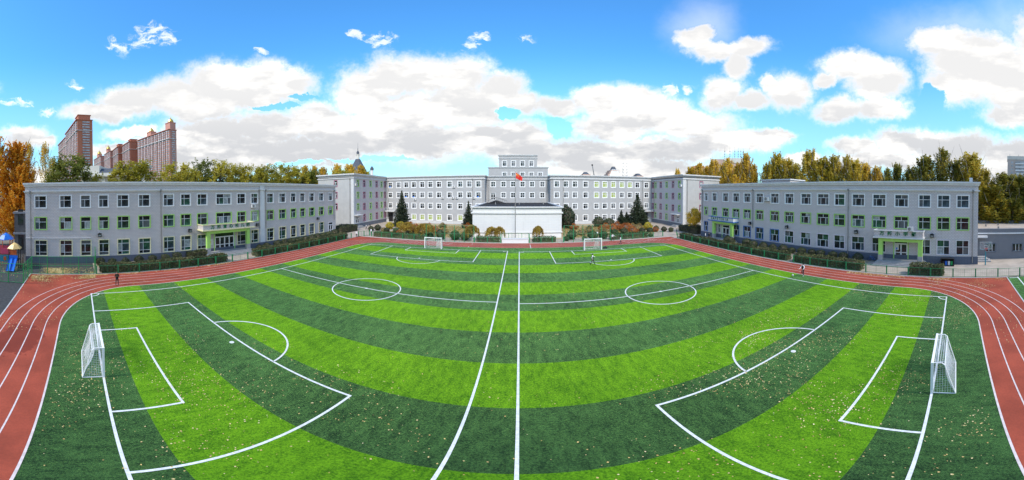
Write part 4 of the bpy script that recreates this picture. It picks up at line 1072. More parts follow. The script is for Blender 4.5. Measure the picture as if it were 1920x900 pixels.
# ================================================================ GOALS
def goal(cx, y, back, label, sag=False, seed=0):
    """back = -1: net towards -Y, +1 towards +Y"""
    W, H_, D0, D1 = 3.2, 2.15, .55, 1.05
    t = thing('football_goal', label, 'goal', (cx, y, 0.02), 0, 'white five-a-side goals')
    for s in (-1, 1):
        k = MB(); k.box(s * W / 2 - .06, s * W / 2 + .06, -.06, .06, 0, H_); k.build('post', M['surround_white'], t)
    k = MB(); k.box(-W / 2 + .06, W / 2 - .06, -.058, .058, H_ - .12, H_ - .002); k.build('crossbar', M['surround_white'], t)
    fr = MB(); q = .028
    for s in (-1, 1):
        x = s * W / 2
        fr.path([(x, back * .05, H_ - .03), (x, back * (D0 - .12), H_ - .03), (x, back * D0, H_ - .14), (x, back * D1, .04)], q)
        fr.tube((x, back * .05, .04), (x, back * D1, .04), q)
    fr.tube((-W / 2, back * D1, .04), (W / 2, back * D1, .04), q)
    fr.tube((-W / 2, back * D0, H_ - .12), (W / 2, back * D0, H_ - .12), .018)
    fr.build('back_frame', M['surround_white'], t)
    nb = MB(); rr = random.Random(seed); c = .125; w_ = .0065
    def prof(f, x):     # f 0..1 over roof and back; the net bellies inwards
        if f < .22: yy = D0 * f / .22; z = H_ - .05 - .10 * sin(pi * f / .22) * (1 - (2 * x / W) ** 2)
        else:
            g_ = (f - .22) / .78; yy = D0 + (D1 - D0) * g_; z = (H_ - .12) * (1 - g_) + .05 * g_
            dip = .42 * sin(pi * g_) * (1 - (2 * x / W) ** 2) if sag else .10 * sin(pi * g_)
            yy += -dip
        return (x, back * max(.05, yy), z)
    nx = int(W / c); nf = int((D0 + 2.2) / c)
    for i in range(nx + 1):
        x = -W / 2 + W * i / nx; pts = [prof(j / nf, x) for j in range(nf + 1)]
        for a, b in zip(pts[:-1], pts[1:]): nb.tube(a, b, w_, n=3, caps=False)
    for j in range(nf + 1):
        pts = [prof(j / nf, -W / 2 + W * i / 12) for i in range(13)]
        for a, b in zip(pts[:-1], pts[1:]): nb.tube(a, b, w_, n=3, caps=False)
    for s in (-1, 1):
        x = s * W / 2
        for j in range(1, 17):
            z = H_ * j / 17; d = D0 + (D1 - D0) * (1 - z / (H_ - .1)) if z < H_ - .1 else D0
            nb.tube((x, 0, z), (x + s * .0, back * d, z - .06), w_, n=3, caps=False)
        for j in range(1, 9):
            u = j / 9; nb.tube((x, back * D1 * u, .05), (x, back * min(D0, D1 * u) if D1 * u < D0 else back * D1 * u, H_ - .1 if D1 * u < D0 else (H_ - .1) * (D1 - D1 * u) / (D1 - D0)), w_, n=3, caps=False)
    # bunched net hanging along the roof bar and the ground
    for i in range(46):
        x = rr.uniform(-W / 2, W / 2) * .2 + (-W / 2 * .55 if sag else W / 2 * .55)
        x2 = x + rr.uniform(-.5, .5)
        nb.tube((x, back * (D0 * .6 + rr.uniform(-.1, .1)), H_ - .15), (x2, back * (D1 * .8 + rr.uniform(-.15, .12)), .05), w_ * 1.2, n=3, caps=False)
    o = nb.build('net', M['net'], t); o['kind'] = 'stuff'
    return t
goal(-15.42, 1.1, -1, 'white football goal at the near left, its net bunched on the dark turf', True, 1)
goal(13.9, .95, -1, 'white football goal at the near right with sagging net', False, 2)
goal(-15.55, 49.65, 1, 'white football goal at the far left in front of tall green fence', False, 3)
goal(13.6, 48.87, 1, 'white football goal at the far right in front of tall green fence', False, 4)

# ================================================================ VEGETATION
def rv(r, n): 
    v = r.normal(size=(n, 3)); return v / np.linalg.norm(v, axis=1)[:, None]

def crown_poplar(seed, H=20., R=3.0, z0=.12, ns=230, per=54, size=.27, spread=.34, gaps=0.0):
    r = np.random.default_rng(seed); C = []
    for i in range(ns):
        f = r.random() ** .70; z = H * (z0 + (.97 - z0) * f)
        prof = min(1, (f + .08) / .35) * (1 - max(0, f - .30) / .76) ** .8
        a = r.uniform(0, 2 * pi); q = R * prof * r.random() ** .6
        base = np.array([q * .45 * cos(a), q * .45 * sin(a), z - 1.6])
        lean = r.uniform(.06, .06 + spread * .8); d = np.array([cos(a) * lean, sin(a) * lean, 1.0]); d /= np.linalg.norm(d)
        L = r.uniform(2.6, 5.2) * (1 - .4 * f); base += np.array([cos(a), sin(a), 0]) * q * .45
        s = r.random(per) ** .85; wdt = .27 * (1 - s * .72)
        p = base + d * (s * L)[:, None] + r.normal(size=(per, 3)) * wdt[:, None] * np.array([.85, .85, 1.2])
        C.append(p[p[:, 2] < H + r.uniform(-1.6, .3)])
    # leader
    for k in range(4):
        s = r.random(70); top = np.array([r.normal() * .35, r.normal() * .35, 0])
        C.append(top + np.stack([r.normal(size=70) * .34 * (1 - s * .85), r.normal(size=70) * .34 * (1 - s * .85), H * .86 + s * (H * .14 - k * .35)], 1))
    C = np.concatenate(C)
    return C

def crown_round(seed, H=20., R=3.2, nc=80, per=120, size=.26, droop=.8, low=.2):
    r = np.random.default_rng(seed); C = []
    zc = H * (1 + low) / 2; hz = H * (1 - low) / 2
    for i in range(nc):
        v = rv(r, 1)[0]; q = r.uniform(.45, 1) ** .5
        c = np.array([v[0] * R * q, v[1] * R * q, zc + v[2] * hz * q * .97])
        if c[2] > H - .9: c[2] = H - .9 - r.random() * .6
        s = r.uniform(.45, .95)
        p = c + r.normal(size=(per, 3)) * s * .42
        k = r.random(per) < droop * .5
        p[k, 2] -= r.exponential(.7, k.sum())
        C.append(p)
    for i in range(nc // 2):                 # soft upward wisps that break the outline
        v = rv(r, 1)[0]; v[2] = abs(v[2]); c = np.array([v[0] * R * .8, v[1] * R * .8, zc + v[2] * hz * .9]); c[2] = min(c[2], H - 1.0)
        d = v * .5 + np.array([0, 0, 1]); s = r.random(26); C.append(c + d * (s * 1.5)[:, None] + r.normal(size=(26, 3)) * (.24 * (1 - s * .7))[:, None])
    C = np.concatenate(C); return C[C[:, 2] < H]

def limbs(seed, H, R, r0, up=.6, n=16, m='bark', low=.2):
    rr = random.Random(seed); t = MB(); top = H * .86
    px = [(0, 0, 0)] + [(rr.uniform(-.15, .15), rr.uniform(-.15, .15), top * i / 6) for i in range(1, 7)]
    for i in range(6): t.tube(px[i], px[i + 1], r0 * (1 - i / 6.6), r0 * (1 - (i + 1) / 6.6), 8)
    for i in range(n):
        z = H * (low + (.8 - low) * i / n); a = i * 2.4 + rr.random(); L = R * rr.uniform(.7, 1.0)
        x1, y1, z1 = cos(a) * L * .5, sin(a) * L * .5, z + L * up * .7
        t.tube((0, 0, z), (x1, y1, z1), r0 * .32, r0 * .2, 5); t.tube((x1, y1, z1), (cos(a) * L * .9, sin(a) * L * .9, z1 + L * up), r0 * .2, r0 * .05, 5)
    return t.mesh('trunk', M[m])

def crown_mesh(C, size, seed, m, H):
    N = C * np.array([1, 1, 0]); N /= np.linalg.norm(N, axis=1)[:, None] + .2
    N[:, 2] = .25 + .5 * C[:, 2] / H
    return quads_mesh('crown', C, size, seed, m, .35, N=N)
PROTO = {}
for i in range(4):
    PROTO['poplar', i] = (crown_mesh(crown_poplar(10 + i), .215, 20 + i, LEAF['gold'], 20), limbs(i, 20, 2.6, .2, 1.3, 22, 'barkpale'), 20, 2.6)
for i in range(3):
    PROTO['round', i] = (crown_mesh(crown_round(30 + i), .24, 40 + i, LEAF['willow'], 20), limbs(9 + i, 20, 3.2, .24, .6, 18, 'bark'), 20, 3.2)
PROTO['sparse', 0] = (quads_mesh('crown', crown_poplar(50, 25, 2.8, .3, 120, 26, .2, .3), .22, 51, LEAF['gold'], .3), limbs(21, 25, 2.8, .2, 1.2, 30, 'bark'), 25, 2.8)
PROTO['sparse', 1] = (quads_mesh('crown', crown_poplar(52, 25, 2.8, .3, 100, 26, .2, .3), .22, 53, LEAF['gold'], .3), limbs(22, 25, 2.8, .2, 1.2, 30, 'bark'), 25, 2.8)
PROTO['big', 0] = (crown_mesh(crown_poplar(60, 24, 4.6, .08, 380, 52, .27, .9), .25, 61, LEAF['orange'], 24), limbs(23, 24, 4.4, .3, .9, 24, 'bark'), 24, 4.4)
PROTO['big', 1] = (crown_mesh(crown_poplar(62, 24, 4.6, .08, 380, 52, .27, .9), .25, 63, LEAF['orange'], 24), limbs(24, 24, 4.4, .3, .9, 24, 'bark'), 24, 4.4)

def tree(kind, i, x, y, h, rad, leaf, label, name, group, rz=None, cat='tree'):
    cm, tm_, H0, R0 = PROTO[kind, i]
    t = thing(name, label, cat, (x, y, 0), rnd.uniform(0, 6.28) if rz is None else rz, group)
    sx = rad / R0 * (1.5 if kind == 'round' else 1.12); sz = h / H0; t.scale = (sx, sx, sz)
    c = obj('crown', cm, t)
    if cm.materials[0] != LEAF[leaf]: c.material_slots[0].link = 'OBJECT'; c.material_slots[0].material = LEAF[leaf]
    obj('trunk', tm_, t)
    return t

LT = [(-58.1, -18.4, 25.4, 4.8, 'orange'), (-60.0, -13.5, 23.4, 4.6, 'orange'), (-57.5, -12.0, 17.5, 4.2, 'orange'), (-72.0, -12.8, 25.5, 2.4, 'gold'), (-74.0, -8.8, 25.7, 2.4, 'gold'), (-70.0, -6.3, 20.9, 1.7, 'gold'), (-66.0, -5.2, 19.3, 2.1, 'olive'), (-66.0, -1.9, 20.8, 3.8, 'olive'), (-62.0, 4.1, 16.1, 1.5, 'lime'), (-68.0, 11.6, 19.2, 2.9, 'willow'), (-68.0, 15.2, 19.6, 3.3, 'willow'), (-70.0, 24.3, 19.6, 2.8, 'willow'), (-68.0, 27.3, 19.2, 1.8, 'willow'), (-71.5, 31.0, 18.2, 2.2, 'willow'), (-73.9, 36.1, 21.5, 3.5, 'olive'), (-69.9, 38.8, 20.5, 2.6, 'willow'), (-71.9, 45.0, 20.1, 2.8, 'willow'), (-69.9, 48.0, 20.1, 2.4, 'willow'), (-69.9, 52.4, 19.3, 2.5, 'willow'), (-71.9, 57.4, 20.4, 3.0, 'lime'), (-75.9, 67.6, 22.0, 4.3, 'willow'), (-73.9, 73.2, 21.0, 3.6, 'willow'), (-73.9, 81.5, 20.1, 3.6, 'olive'), (-94.9, 99.9, 24.9, 3.9, 'gold'), (-94.9, 107.0, 25.1, 3.6, 'gold'), (-94.9, 113.8, 25.1, 4.2, 'gold'), (-77.9, 103.5, 24.7, 3.7, 'gold'), (-79.9, 116.9, 25.9, 4.6, 'gold'), (-69.9, 95.9, 21.2, 3.4, 'willow'), (-84.9, 135.0, 27.2, 4.6, 'gold'), (-81.9, 137.1, 24.2, 3.7, 'willow')]
RT = [(71.9, 111.4, 21.4, 1.8, 'gold'), (75.9, 106.1, 23.2, 3.2, 'gold'), (75.9, 99.6, 23.7, 3.1, 'gold'), (75.9, 94.2, 23.5, 3.0, 'gold'), (73.9, 86.9, 23.7, 2.8, 'gold'), (71.9, 78.9, 22.7, 3.1, 'gold'), (69.9, 74.4, 22.9, 2.7, 'gold'), (69.9, 69.2, 23.3, 2.8, 'gold'), (67.9, 63.5, 23.3, 2.7, 'gold'), (67.9, 60.2, 22.2, 2.1, 'gold'), (62.0, 62.9, 16.2, 2.5, 'gold'), (69.9, 56.0, 21.5, 2.1, 'amber'), (69.9, 52.6, 23.7, 2.5, 'amber'), (69.9, 48.6, 22.7, 2.0, 'amber'), (69.9, 45.5, 21.5, 2.1, 'amber'), (67.9, 39.5, 21.8, 2.3, 'amber'), (67.9, 35.0, 22.0, 2.5, 'amber'), (68.0, 31.6, 21.2, 2.0, 'amber'), (70.0, 29.0, 20.1, 1.6, 'amber'), (68.0, 25.8, 20.0, 1.9, 'amber'), (70.0, 23.5, 19.9, 1.7, 'gold'), (70.0, 20.4, 19.8, 1.8, 'gold'), (66.0, 16.7, 17.5, 1.4, 'olivepoplar'), (68.0, 14.6, 19.2, 1.6, 'olivepoplar'), (68.0, 11.4, 19.4, 1.6, 'olivepoplar'), (66.0, 7.5, 21.6, 2.3, 'olivepoplar'), (66.0, 3.3, 20.9, 1.9, 'olivepoplar'), (66.0, -0.2, 19.8, 1.6, 'olivepoplar'), (64.0, -3.4, 21.2, 2.7, 'amber'), (64.0, -6.3, 18.4, 1.9, 'amber'), (62.0, -10.6, 16.7, 2.6, 'olivepoplar'), (62.0, -14.2, 16.4, 2.6, 'olivepoplar'), (62.0, -18.4, 17.4, 3.1, 'olivepoplar'), (61.5, -7.9, 12.7, 2.9, 'amber'), (61.5, -12.5, 11.3, 2.6, 'olivepoplar')]
CN = {'orange': 'orange autumn', 'gold': 'golden yellow', 'olive': 'dark olive green', 'lime': 'pale yellow-green', 'willow': 'yellow-green', 'amber': 'amber and green', 'olivepoplar': 'dark green and gold'}
cnt = {}
for i, (x, y, h, q, lf_) in enumerate(LT):
    kind, pi_ = ('big', i % 2) if lf_ == 'orange' else (('sparse', i % 2) if (lf_ == 'gold' and x > -75 and y < 0) else (('poplar', i % 3) if lf_ == 'gold' else ('round', i % 3)))
    cnt[lf_] = cnt.get(lf_, 0) + 1
    nm = 'poplar_tree' if kind in ('poplar', 'sparse') else 'broadleaf_tree'
    where = 'behind the left school block' if 0 < y < 90 else ('beyond the left wing' if y > 90 else 'left of the left school block')
    tree(kind, pi_, x, y, h, q, lf_, '%s tree %s, %s such from the left' % (CN[lf_], where, ORD[cnt[lf_] - 1]), nm, 'trees behind the left school block')
cnt = {}
for i, (x, y, h, q, lf_) in enumerate(RT):
    cnt[lf_] = cnt.get(lf_, 0) + 1
    where = 'right of the right school block' if y < -3 else ('behind the right school block' if y < 60 else 'behind the right wing')
    tree('poplar', i % 4, x, y, h * rnd.uniform(.93, 1.09), q * (1.6 if y < 60 else 1.2) * rnd.uniform(.85, 1.15), lf_, '%s poplar %s, %s such from the left' % (CN[lf_], where, ORD[cnt[lf_] - 1]), 'poplar_tree', 'poplars behind the right school block')

# spruces and dark conifers in the courtyard
def spruce_mesh(seed, H, R, nl=30):
    r = np.random.default_rng(seed); C = []; W = MB()
    for i in range(nl):
        f = (i + .5) / nl; z = H * (.06 + .9 * f); L = R * (1 - f) ** .85 * r.uniform(.85, 1.12) + .12; nb = max(5, int(14 * (1 - f)) + 4)
        for j in range(nb):
            a = 2 * pi * (j + r.random() * .7) / nb; l_ = L * r.uniform(.75, 1.12); n = max(10, int(46 * l_ / R))
            s = r.random(n) ** .7; d = np.array([cos(a), sin(a), 0])
            zz = z - .32 * s * l_ + .18 * (s ** 3) * l_
            p = d * (s * l_)[:, None] + np.stack([r.normal(size=n) * .13, r.normal(size=n) * .13, zz + r.normal(size=n) * .08], 1)
            C.append(p); W.tube((0, 0, z), (cos(a) * l_ * .8, sin(a) * l_ * .8, z - .25 * l_), .03, .01, 4, caps=False)
    s = r.random(60); C.append(np.stack([r.normal(size=60) * .08, r.normal(size=60) * .08, H * .93 + s * H * .08], 1))
    W.tube((0, 0, 0), (0, 0, H * .97), R * .075, .02, 8)
    return quads_mesh('crown', np.concatenate(C), .2, seed + 1, LEAF['spruce'], .4, long=1.8), W.mesh('trunk', M['bark'])
sp1 = spruce_mesh(70, 10.0, 2.9); sp2 = spruce_mesh(72, 10.0, 3.2)
def spruce(p, x, y, h, R, label, leaf='spruce'):
    t = thing('spruce_tree', label, 'conifer', (x, y, 0), rnd.uniform(0, 6), 'dark conifers in the courtyard'); t.scale = (R / 3.0, R / 3.0, h / 10.6)
    obj('crown', p[0], t); obj('trunk', p[1], t)
spruce(sp1, -35.2, 80.0, 11.9, 3.2, 'tall dark spruce in front of the main building at the left')
spruce(sp2, 36.2, 79.0, 10.6, 3.9, 'tall dark spruce in front of the main building at the right')
spruce(sp1, 31.0, 79.5, 5.6, 2.3, 'small dark spruce left of the tall right spruce')
spruce(sp2, 33.4, 81.0, 4.9, 2.2, 'low dark spruce tucked against the tall right spruce')
spruce(sp2, 39.6, 82.0, 5.2, 2.2, 'low dark spruce right of the tall right spruce')
spruce(sp1, -14.4, 81.0, 8.5, 2.3, 'dark spruce beside the left wall of the white hall')

def ball_mesh(seed, R=1.0, n=900, leaf='darkbush', size=.14, squash=.85, lump=.12):
    r = np.random.default_rng(seed); v = rv(r, n); ph = r.random(3) * 6
    k = 1 + lump * np.sin(v[:, 0] * 5 + ph[0]) * np.sin(v[:, 1] * 4 + ph[1]) + lump * .6 * np.sin(v[:, 2] * 7 + ph[2])
    q = (r.uniform(.82, 1.0, n) * k)[:, None]; C = v * q * R; C[:, 2] = C[:, 2] * squash + R * squash * .95
    C[:, 2] = np.maximum(C[:, 2], .03)
    fm = quads_mesh('foliage', C, size, seed + 3, LEAF[leaf], .4, N=v)
    cb_ = MB(); pr = [(0.02, .05)] + [(R * .8 * sin(pi * i / 10), R * squash * .95 - R * .8 * squash * cos(pi * i / 10)) for i in range(1, 10)] + [(0.02, R * squash * 1.75)]
    cb_.lathe(pr, 12)
    return fm, cb_.mesh('inner_twigs', M['bark'])
BALL = [ball_mesh(80 + i, 1.0, 1000, 'darkbush', .15) for i in range(3)]
SHR = [ball_mesh(90 + i, 1.0, 700, 'rust', .19, .7, .28) for i in range(3)]
def shrub(protos, x, y, R, leaf, label, group, name='ball_shrub', zs=1.0, cat='shrub'):
    p = protos[rnd.randrange(len(protos))]
    t = thing(name, label, cat, (x, y, 0.02), rnd.uniform(0, 6.28), group); t.scale = (R, R, R * zs)
    c = obj('foliage', p[0], t)
    if p[0].materials[0] != LEAF[leaf]: c.material_slots[0].link = 'OBJECT'; c.material_slots[0].material = LEAF[leaf]
    obj('inner_twigs', p[1], t)
    return t
for i, (x, y, q) in enumerate([(-41.6, 3.1, .74), (-41.7, 4.9, .62), (-41.7, 6.9, .60), (-41.6, 9.0, .74), (-41.9, 11.2, .70), (-41.9, 13.3, .72), (-42.0, 15.3, .80)]):
    shrub(BALL, x, y, q, 'darkbush', 'clipped dark ball shrub before the left school block, %s from the left' % ORD[i], 'clipped ball shrubs before the left school block')
for i, (x, y, q) in enumerate([(40.6, 43.3, .9), (40.2, 41.6, .8), (40.3, 37.4, 1.0), (40.2, 35.6, .9), (40.4, 33.3, .85), (40.6, 31.2, .78), (40.5, 28.8, .88), (40.9, 27.2, .68), (40.9, 25.2, .82), (41.0, 23.2, .74), (41.0, 21.5, .78), (41.0, 19.3, .78), (41.0, 17.4, .78), (40.9, 14.9, .82)]):
    shrub(BALL, x, y, q, 'darkbush', 'clipped dark ball shrub before the right school block, %s from the cafeteria porch' % ORD[i], 'clipped ball shrubs before the right school block')
for i, (x, y, q) in enumerate([(-41.2, 35.5, .9), (-41.0, 37.2, .9), (-41.0, 39.0, .95), (-40.9, 40.9, .95), (-40.9, 43.0, .9), (-40.8, 45.0, .95), (-40.8, 46.8, 1.0), (-40.9, 48.9, .95), (-40.7, 50.8, 1.05), (-40.8, 53.2, 1.1), (-41.0, 32.6, .8), (-41.0, 30.9, .7)]):
    shrub(BALL, x, y, q, 'darkbush', 'dark round shrub at the far half of the left school block, %s from the porch' % ORD[[2, 3, 4, 5, 6, 7, 8, 9, 10, 11, 1, 0][i]], 'round shrubs along the far half of the left school block')

def hedge_mesh(seed, x0, x1, y0, y1, h, leaf, dens=95, size=.15, wob=.12):
    r = np.random.default_rng(seed); W, L = x1 - x0, y1 - y0; C = []; Nn = []
    for (n_, fn, nv_) in [(int(W * L * dens), 't', (0, 0, 1)), (int(L * h * dens), 'a', (-1, 0, 0)), (int(L * h * dens), 'b', (1, 0, 0)), (int(W * h * dens), 'c', (0, -1, 0)), (int(W * h * dens), 'd', (0, 1, 0))]:
        if n_ < 1: continue
        u, v = r.random(n_), r.random(n_)
        X = x0 + W * u; Y = y0 + L * v if fn in 'tab' else y0 + L * 0; Z = h * v
        if fn == 't': p = np.stack([x0 + W * u, y0 + L * v, np.full(n_, h)], 1)
        elif fn in 'ab': p = np.stack([np.full(n_, x0 if fn == 'a' else x1), y0 + L * u, h * v ** .8], 1)
        else: p = np.stack([x0 + W * u, np.full(n_, y0 if fn == 'c' else y1), h * v ** .8], 1)
        s_ = np.sin(p[:, 1] * 1.7) * .5 + np.sin(p[:, 1] * .63 + 1) * .5 + np.sin(p[:, 0] * 2.1)*.3
        p[:, 2] *= 1 + s_ * wob * .6
        p += r.normal(size=(n_, 3)) * .07 + np.array(nv_) * (s_ * wob * .5)[:, None]
        C.append(p); Nn.append(np.tile(nv_, (n_, 1)))
    C = np.concatenate(C); C[:, 2] = np.maximum(C[:, 2], .03)
    return quads_mesh('foliage', C, size, seed, LEAF[leaf], .4, N=np.concatenate(Nn).astype(float))
def hedge(x0, x1, y0, y1, h, leaf, label, seed, group=None, dens=95):
    cx, cy = (x0 + x1) / 2, (y0 + y1) / 2
    t = thing('hedge', label, 'hedge', (cx, cy, 0), 0, group)
    obj('foliage', hedge_mesh(seed, x0 - cx, x1 - cx, y0 - cy, y1 - cy, h, leaf, dens), t)
    k = MB(); k.box(x0 - cx + .12, x1 - cx - .12, y0 - cy + .12, y1 - cy - .12, 0, h * .86); k.build('inner_twigs', M['bark'], t)
    # stems
    k = MB(); rr = random.Random(seed)
    L, Wd = (y1 - y0), (x1 - x0)
    for i in range(int(max(L, Wd) * 1.5)):
        xx, yy = rr.uniform(x0 - cx, x1 - cx), rr.uniform(y0 - cy, y1 - cy); k.tube((xx, yy, 0), (xx + rr.uniform(-.2, .2), yy + rr.uniform(-.2, .2), h * .7), .02, .01, 4)
    k.build('stems', M['bark'], t)['kind'] = 'stuff'
HG = 'clipped hedges along the track fences'
hedge(-38.6, -36.95, 2.8, 21.6, 1.15, 'hedge', 'long dark clipped hedge behind the left fence, from the ball shrubs to the porch gap', 101, HG)
hedge(-38.7, -36.95, 27.4, 52.8, 1.2, 'hedge', 'long dark clipped hedge behind the left fence beyond the porch gap', 102, HG)
hedge(-42.7, -41.4, 17.2, 20.4, 1.1, 'hedge', 'low block hedge beside the left column of the kindergarten porch', 103, HG)
hedge(35.6, 37.0, 32.4, 54.4, 1.15, 'hedge', 'long dark hedge behind the right fence, the far stretch past the cafeteria', 104, HG)
hedge(35.6, 37.1, 24.8, 31.8, 1.15, 'hedge', 'dark hedge behind the right fence, second stretch from the far end', 105, HG)
hedge(35.6, 37.2, 12.6, 23.4, 1.2, 'hedge', 'dark ragged hedge behind the right fence left of the primary school porch', 106, HG)
hedge(35.6, 37.2, 1.6, 5.9, 1.3, 'hedge', 'short dark block hedge behind the right fence before the primary school porch', 107, HG)
GH = 'green hedges behind the garden fence'
hedge(-33.3, -20.0, 58.6, 60.0, 1.1, 'hedgegreen', 'green hedge behind the left garden fence', 108, GH, 60)
hedge(-8.6, -3.9, 58.2, 59.2, 1.15, 'hedgegreen', 'short green hedge left of the flag podium', 109, GH, 60)
hedge(3.3, 8.0, 58.2, 59.2, 1.15, 'hedgegreen', 'short green hedge right of the flag podium', 110, GH, 60)
hedge(20.4, 29.6, 58.6, 59.9, 1.2, 'hedgegreen', 'green hedge behind the right garden fence', 111, GH, 60)
hedge(-46.3, -42.6, 58.2, 66.0, 1.7, 'hedge', 'large dark hedge clump at the foot of the left wing', 112, None, 60)
hedge(42.6, 47.5, 57.0, 65.5, 1.6, 'hedge', 'large dark hedge clump at the foot of the right wing', 113, None, 60)

# garden shrubs
GS = [(-20.0, 61.0, 1.6, 'hedgegreen'), (-13.8, 60.6, 1.9, 'hedgegreen'), (-11.5, 60.2, 1.7, 'hedgegreen'), (-17.0, 60.2, 1.4, 'hedgegreen'), (-15.0, 64.5, 1.3, 'darkbush'), (-10.6, 65.0, 1.5, 'darkbush'), (-18.6, 65.0, 1.5, 'darkbush'), (-12.8, 68.0, 1.3, 'ochre'),
 (-23.5, 66.0, 2.1, 'ochre'), (-20.8, 68.5, 2.0, 'rust'), (-18.3, 67.6, 1.7, 'ochre'), (-26.6, 70.0, 2.3, 'rust'), (-24.3, 73.5, 2.2, 'rust'), (-29.6, 72.0, 2.0, 'rust'), (-22.0, 80.0, 1.7, 'ochre'), (-31.0, 66.5, 1.3, 'hedgegreen'), (-33.5, 66.0, 1.3, 'darkbush'), (-36.0, 73.0, 1.9, 'yellowbush'), (-33.4, 75.0, 2.1, 'yellowbush'), (-37.8, 69.0, 1.5, 'darkbush'), (-38.8, 67.0, 1.3, 'darkbush'), (-35.2, 67.6, 1.2, 'ochre'), (-30.8, 75.5, 2.2, 'rust'), (-14.2, 79.2, 1.9, 'rust'), (-27.0, 65.5, 1.4, 'darkbush'), (-29.0, 64.0, 1.2, 'rust'), (-25.0, 63.0, 1.3, 'darkbush'),
 (12.0, 61.5, 1.7, 'hedgegreen'), (13.0, 65.5, 1.6, 'darkbush'), (15.5, 66.0, 1.7, 'ochre'), (17.2, 63.6, 1.4, 'darkbush'), (16.8, 60.4, 1.8, 'hedgegreen'), (19.2, 60.6, 1.7, 'hedgegreen'), (14.6, 59.6, .9, 'hedgegreen'), (18.2, 69.0, 1.9, 'ochre'), (21.4, 67.5, 1.8, 'ochre'), (15.9, 78.0, 1.8, 'rust'), (25.3, 77.5, 1.8, 'rust'), (22.6, 72.0, 1.9, 'rust'), (25.4, 71.0, 2.2, 'rust'), (28.2, 70.2, 2.4, 'rust'), (30.4, 72.4, 2.1, 'rust'), (26.5, 66.0, 1.5, 'darkbush'), (23.5, 64.8, 1.5, 'hedgegreen'), (29.0, 66.0, 1.9, 'rust'), (31.8, 70.0, 1.8, 'ochre'), (31.3, 65.3, 1.4, 'darkbush'), (33.4, 71.8, 2.0, 'ochre'), (35.8, 71.0, 2.0, 'yellowbush'), (33.6, 65.4, 1.4, 'darkbush'), (35.8, 66.6, 1.4, 'rust'), (37.3, 68.8, 1.3, 'darkbush'), (38.2, 66.0, 1.3, 'darkbush'), (39.6, 64.6, 1.2, 'darkbush'), (28.4, 76.5, 2.2, 'rust'), (32.8, 75.0, 1.8, 'ochre'), (20.0, 76.0, 1.2, 'darkbush'), (24.6, 82.0, 2.9, 'darkbush'), (27.6, 81.0, 2.7, 'darkbush'), (10.6, 59.6, 1.0, 'hedgegreen'), (30.6, 59.2, .9, 'hedgegreen'), (-5.8, 62.0, .6, 'darkbush'), (14.8, 80.0, 3.0, 'spruce'), (14.6, 83.5, 3.4, 'spruce')]
BN = {'hedgegreen': 'fresh-green', 'darkbush': 'dark-green', 'ochre': 'ochre', 'rust': 'rusty', 'yellowbush': 'yellow', 'spruce': 'large evergreen'}
sides = {}
for x, y, q, lf_ in sorted(GS, key=lambda s: math.atan2(s[0], s[1])):
    sd_ = 'left' if x < 0 else 'right'; k_ = (sd_, lf_); sides[k_] = sides.get(k_, 0) + 1
    shrub(BALL if lf_ in ('darkbush', 'yellowbush', 'hedgegreen', 'spruce') else SHR, x, y, q * .64, lf_, '%s shrub %s of the white hall, %s %s one from the left' % (BN[lf_], sd_, ORD[sides[k_] - 1], BN[lf_].split()[-1]), 'shrubs in the courtyard garden', 'garden_shrub', 1.9 if lf_ == 'spruce' else 1.0)
# ground cover under the garden shrubs
C_ = np.concatenate([np.stack([r.uniform(-33, -11, 5000), r.uniform(63, 84, 5000), np.full(5000, .1)], 1), np.stack([r.uniform(11, 34, 5000), r.uniform(63, 84, 5000), np.full(5000, .1)], 1)])
C_[:, 2] += r.random(len(C_)) * .25
obj('dry_ground_cover', quads_mesh('dry_ground_cover', C_, .22, 8, LEAF['ochre'], .5, .5), kind='stuff')

# weeping umbrella trees
def umbrella_mesh(seed, R=1.5, H=3.4):
    r = np.random.default_rng(seed); C = []; W = MB()
    for i in range(90):
        a = r.uniform(0, 2 * pi); e = r.random() ** .6; q = R * e
        zt = H - .55 * e ** 2 * R; n = 46; s = r.random(n) ** .8
        L = r.uniform(.7, 1.5) * (.35 + e)
        p = np.stack([cos(a) * q * (1 + .12 * s) + r.normal(size=n) * .07, sin(a) * q * (1 + .12 * s) + r.normal(size=n) * .07, zt - s * L + r.normal(size=n) * .05], 1); C.append(p)
        if i < 14: W.tube((0, 0, H * .6), (cos(a) * q * .6, sin(a) * q * .6, H * .88), .035, .02, 5); W.tube((cos(a) * q * .6, sin(a) * q * .6, H * .88), (cos(a) * q, sin(a) * q, zt - .1), .02, .008, 4)
    W.tube((0, 0, 0), (.05, 0, H * .66), .085, .07, 8)
    return quads_mesh('crown', np.concatenate(C), .12, seed + 1, LEAF['weep'], .4, long=1.9), W.mesh('trunk', M['bark'])
UM = [umbrella_mesh(120), umbrella_mesh(123)]
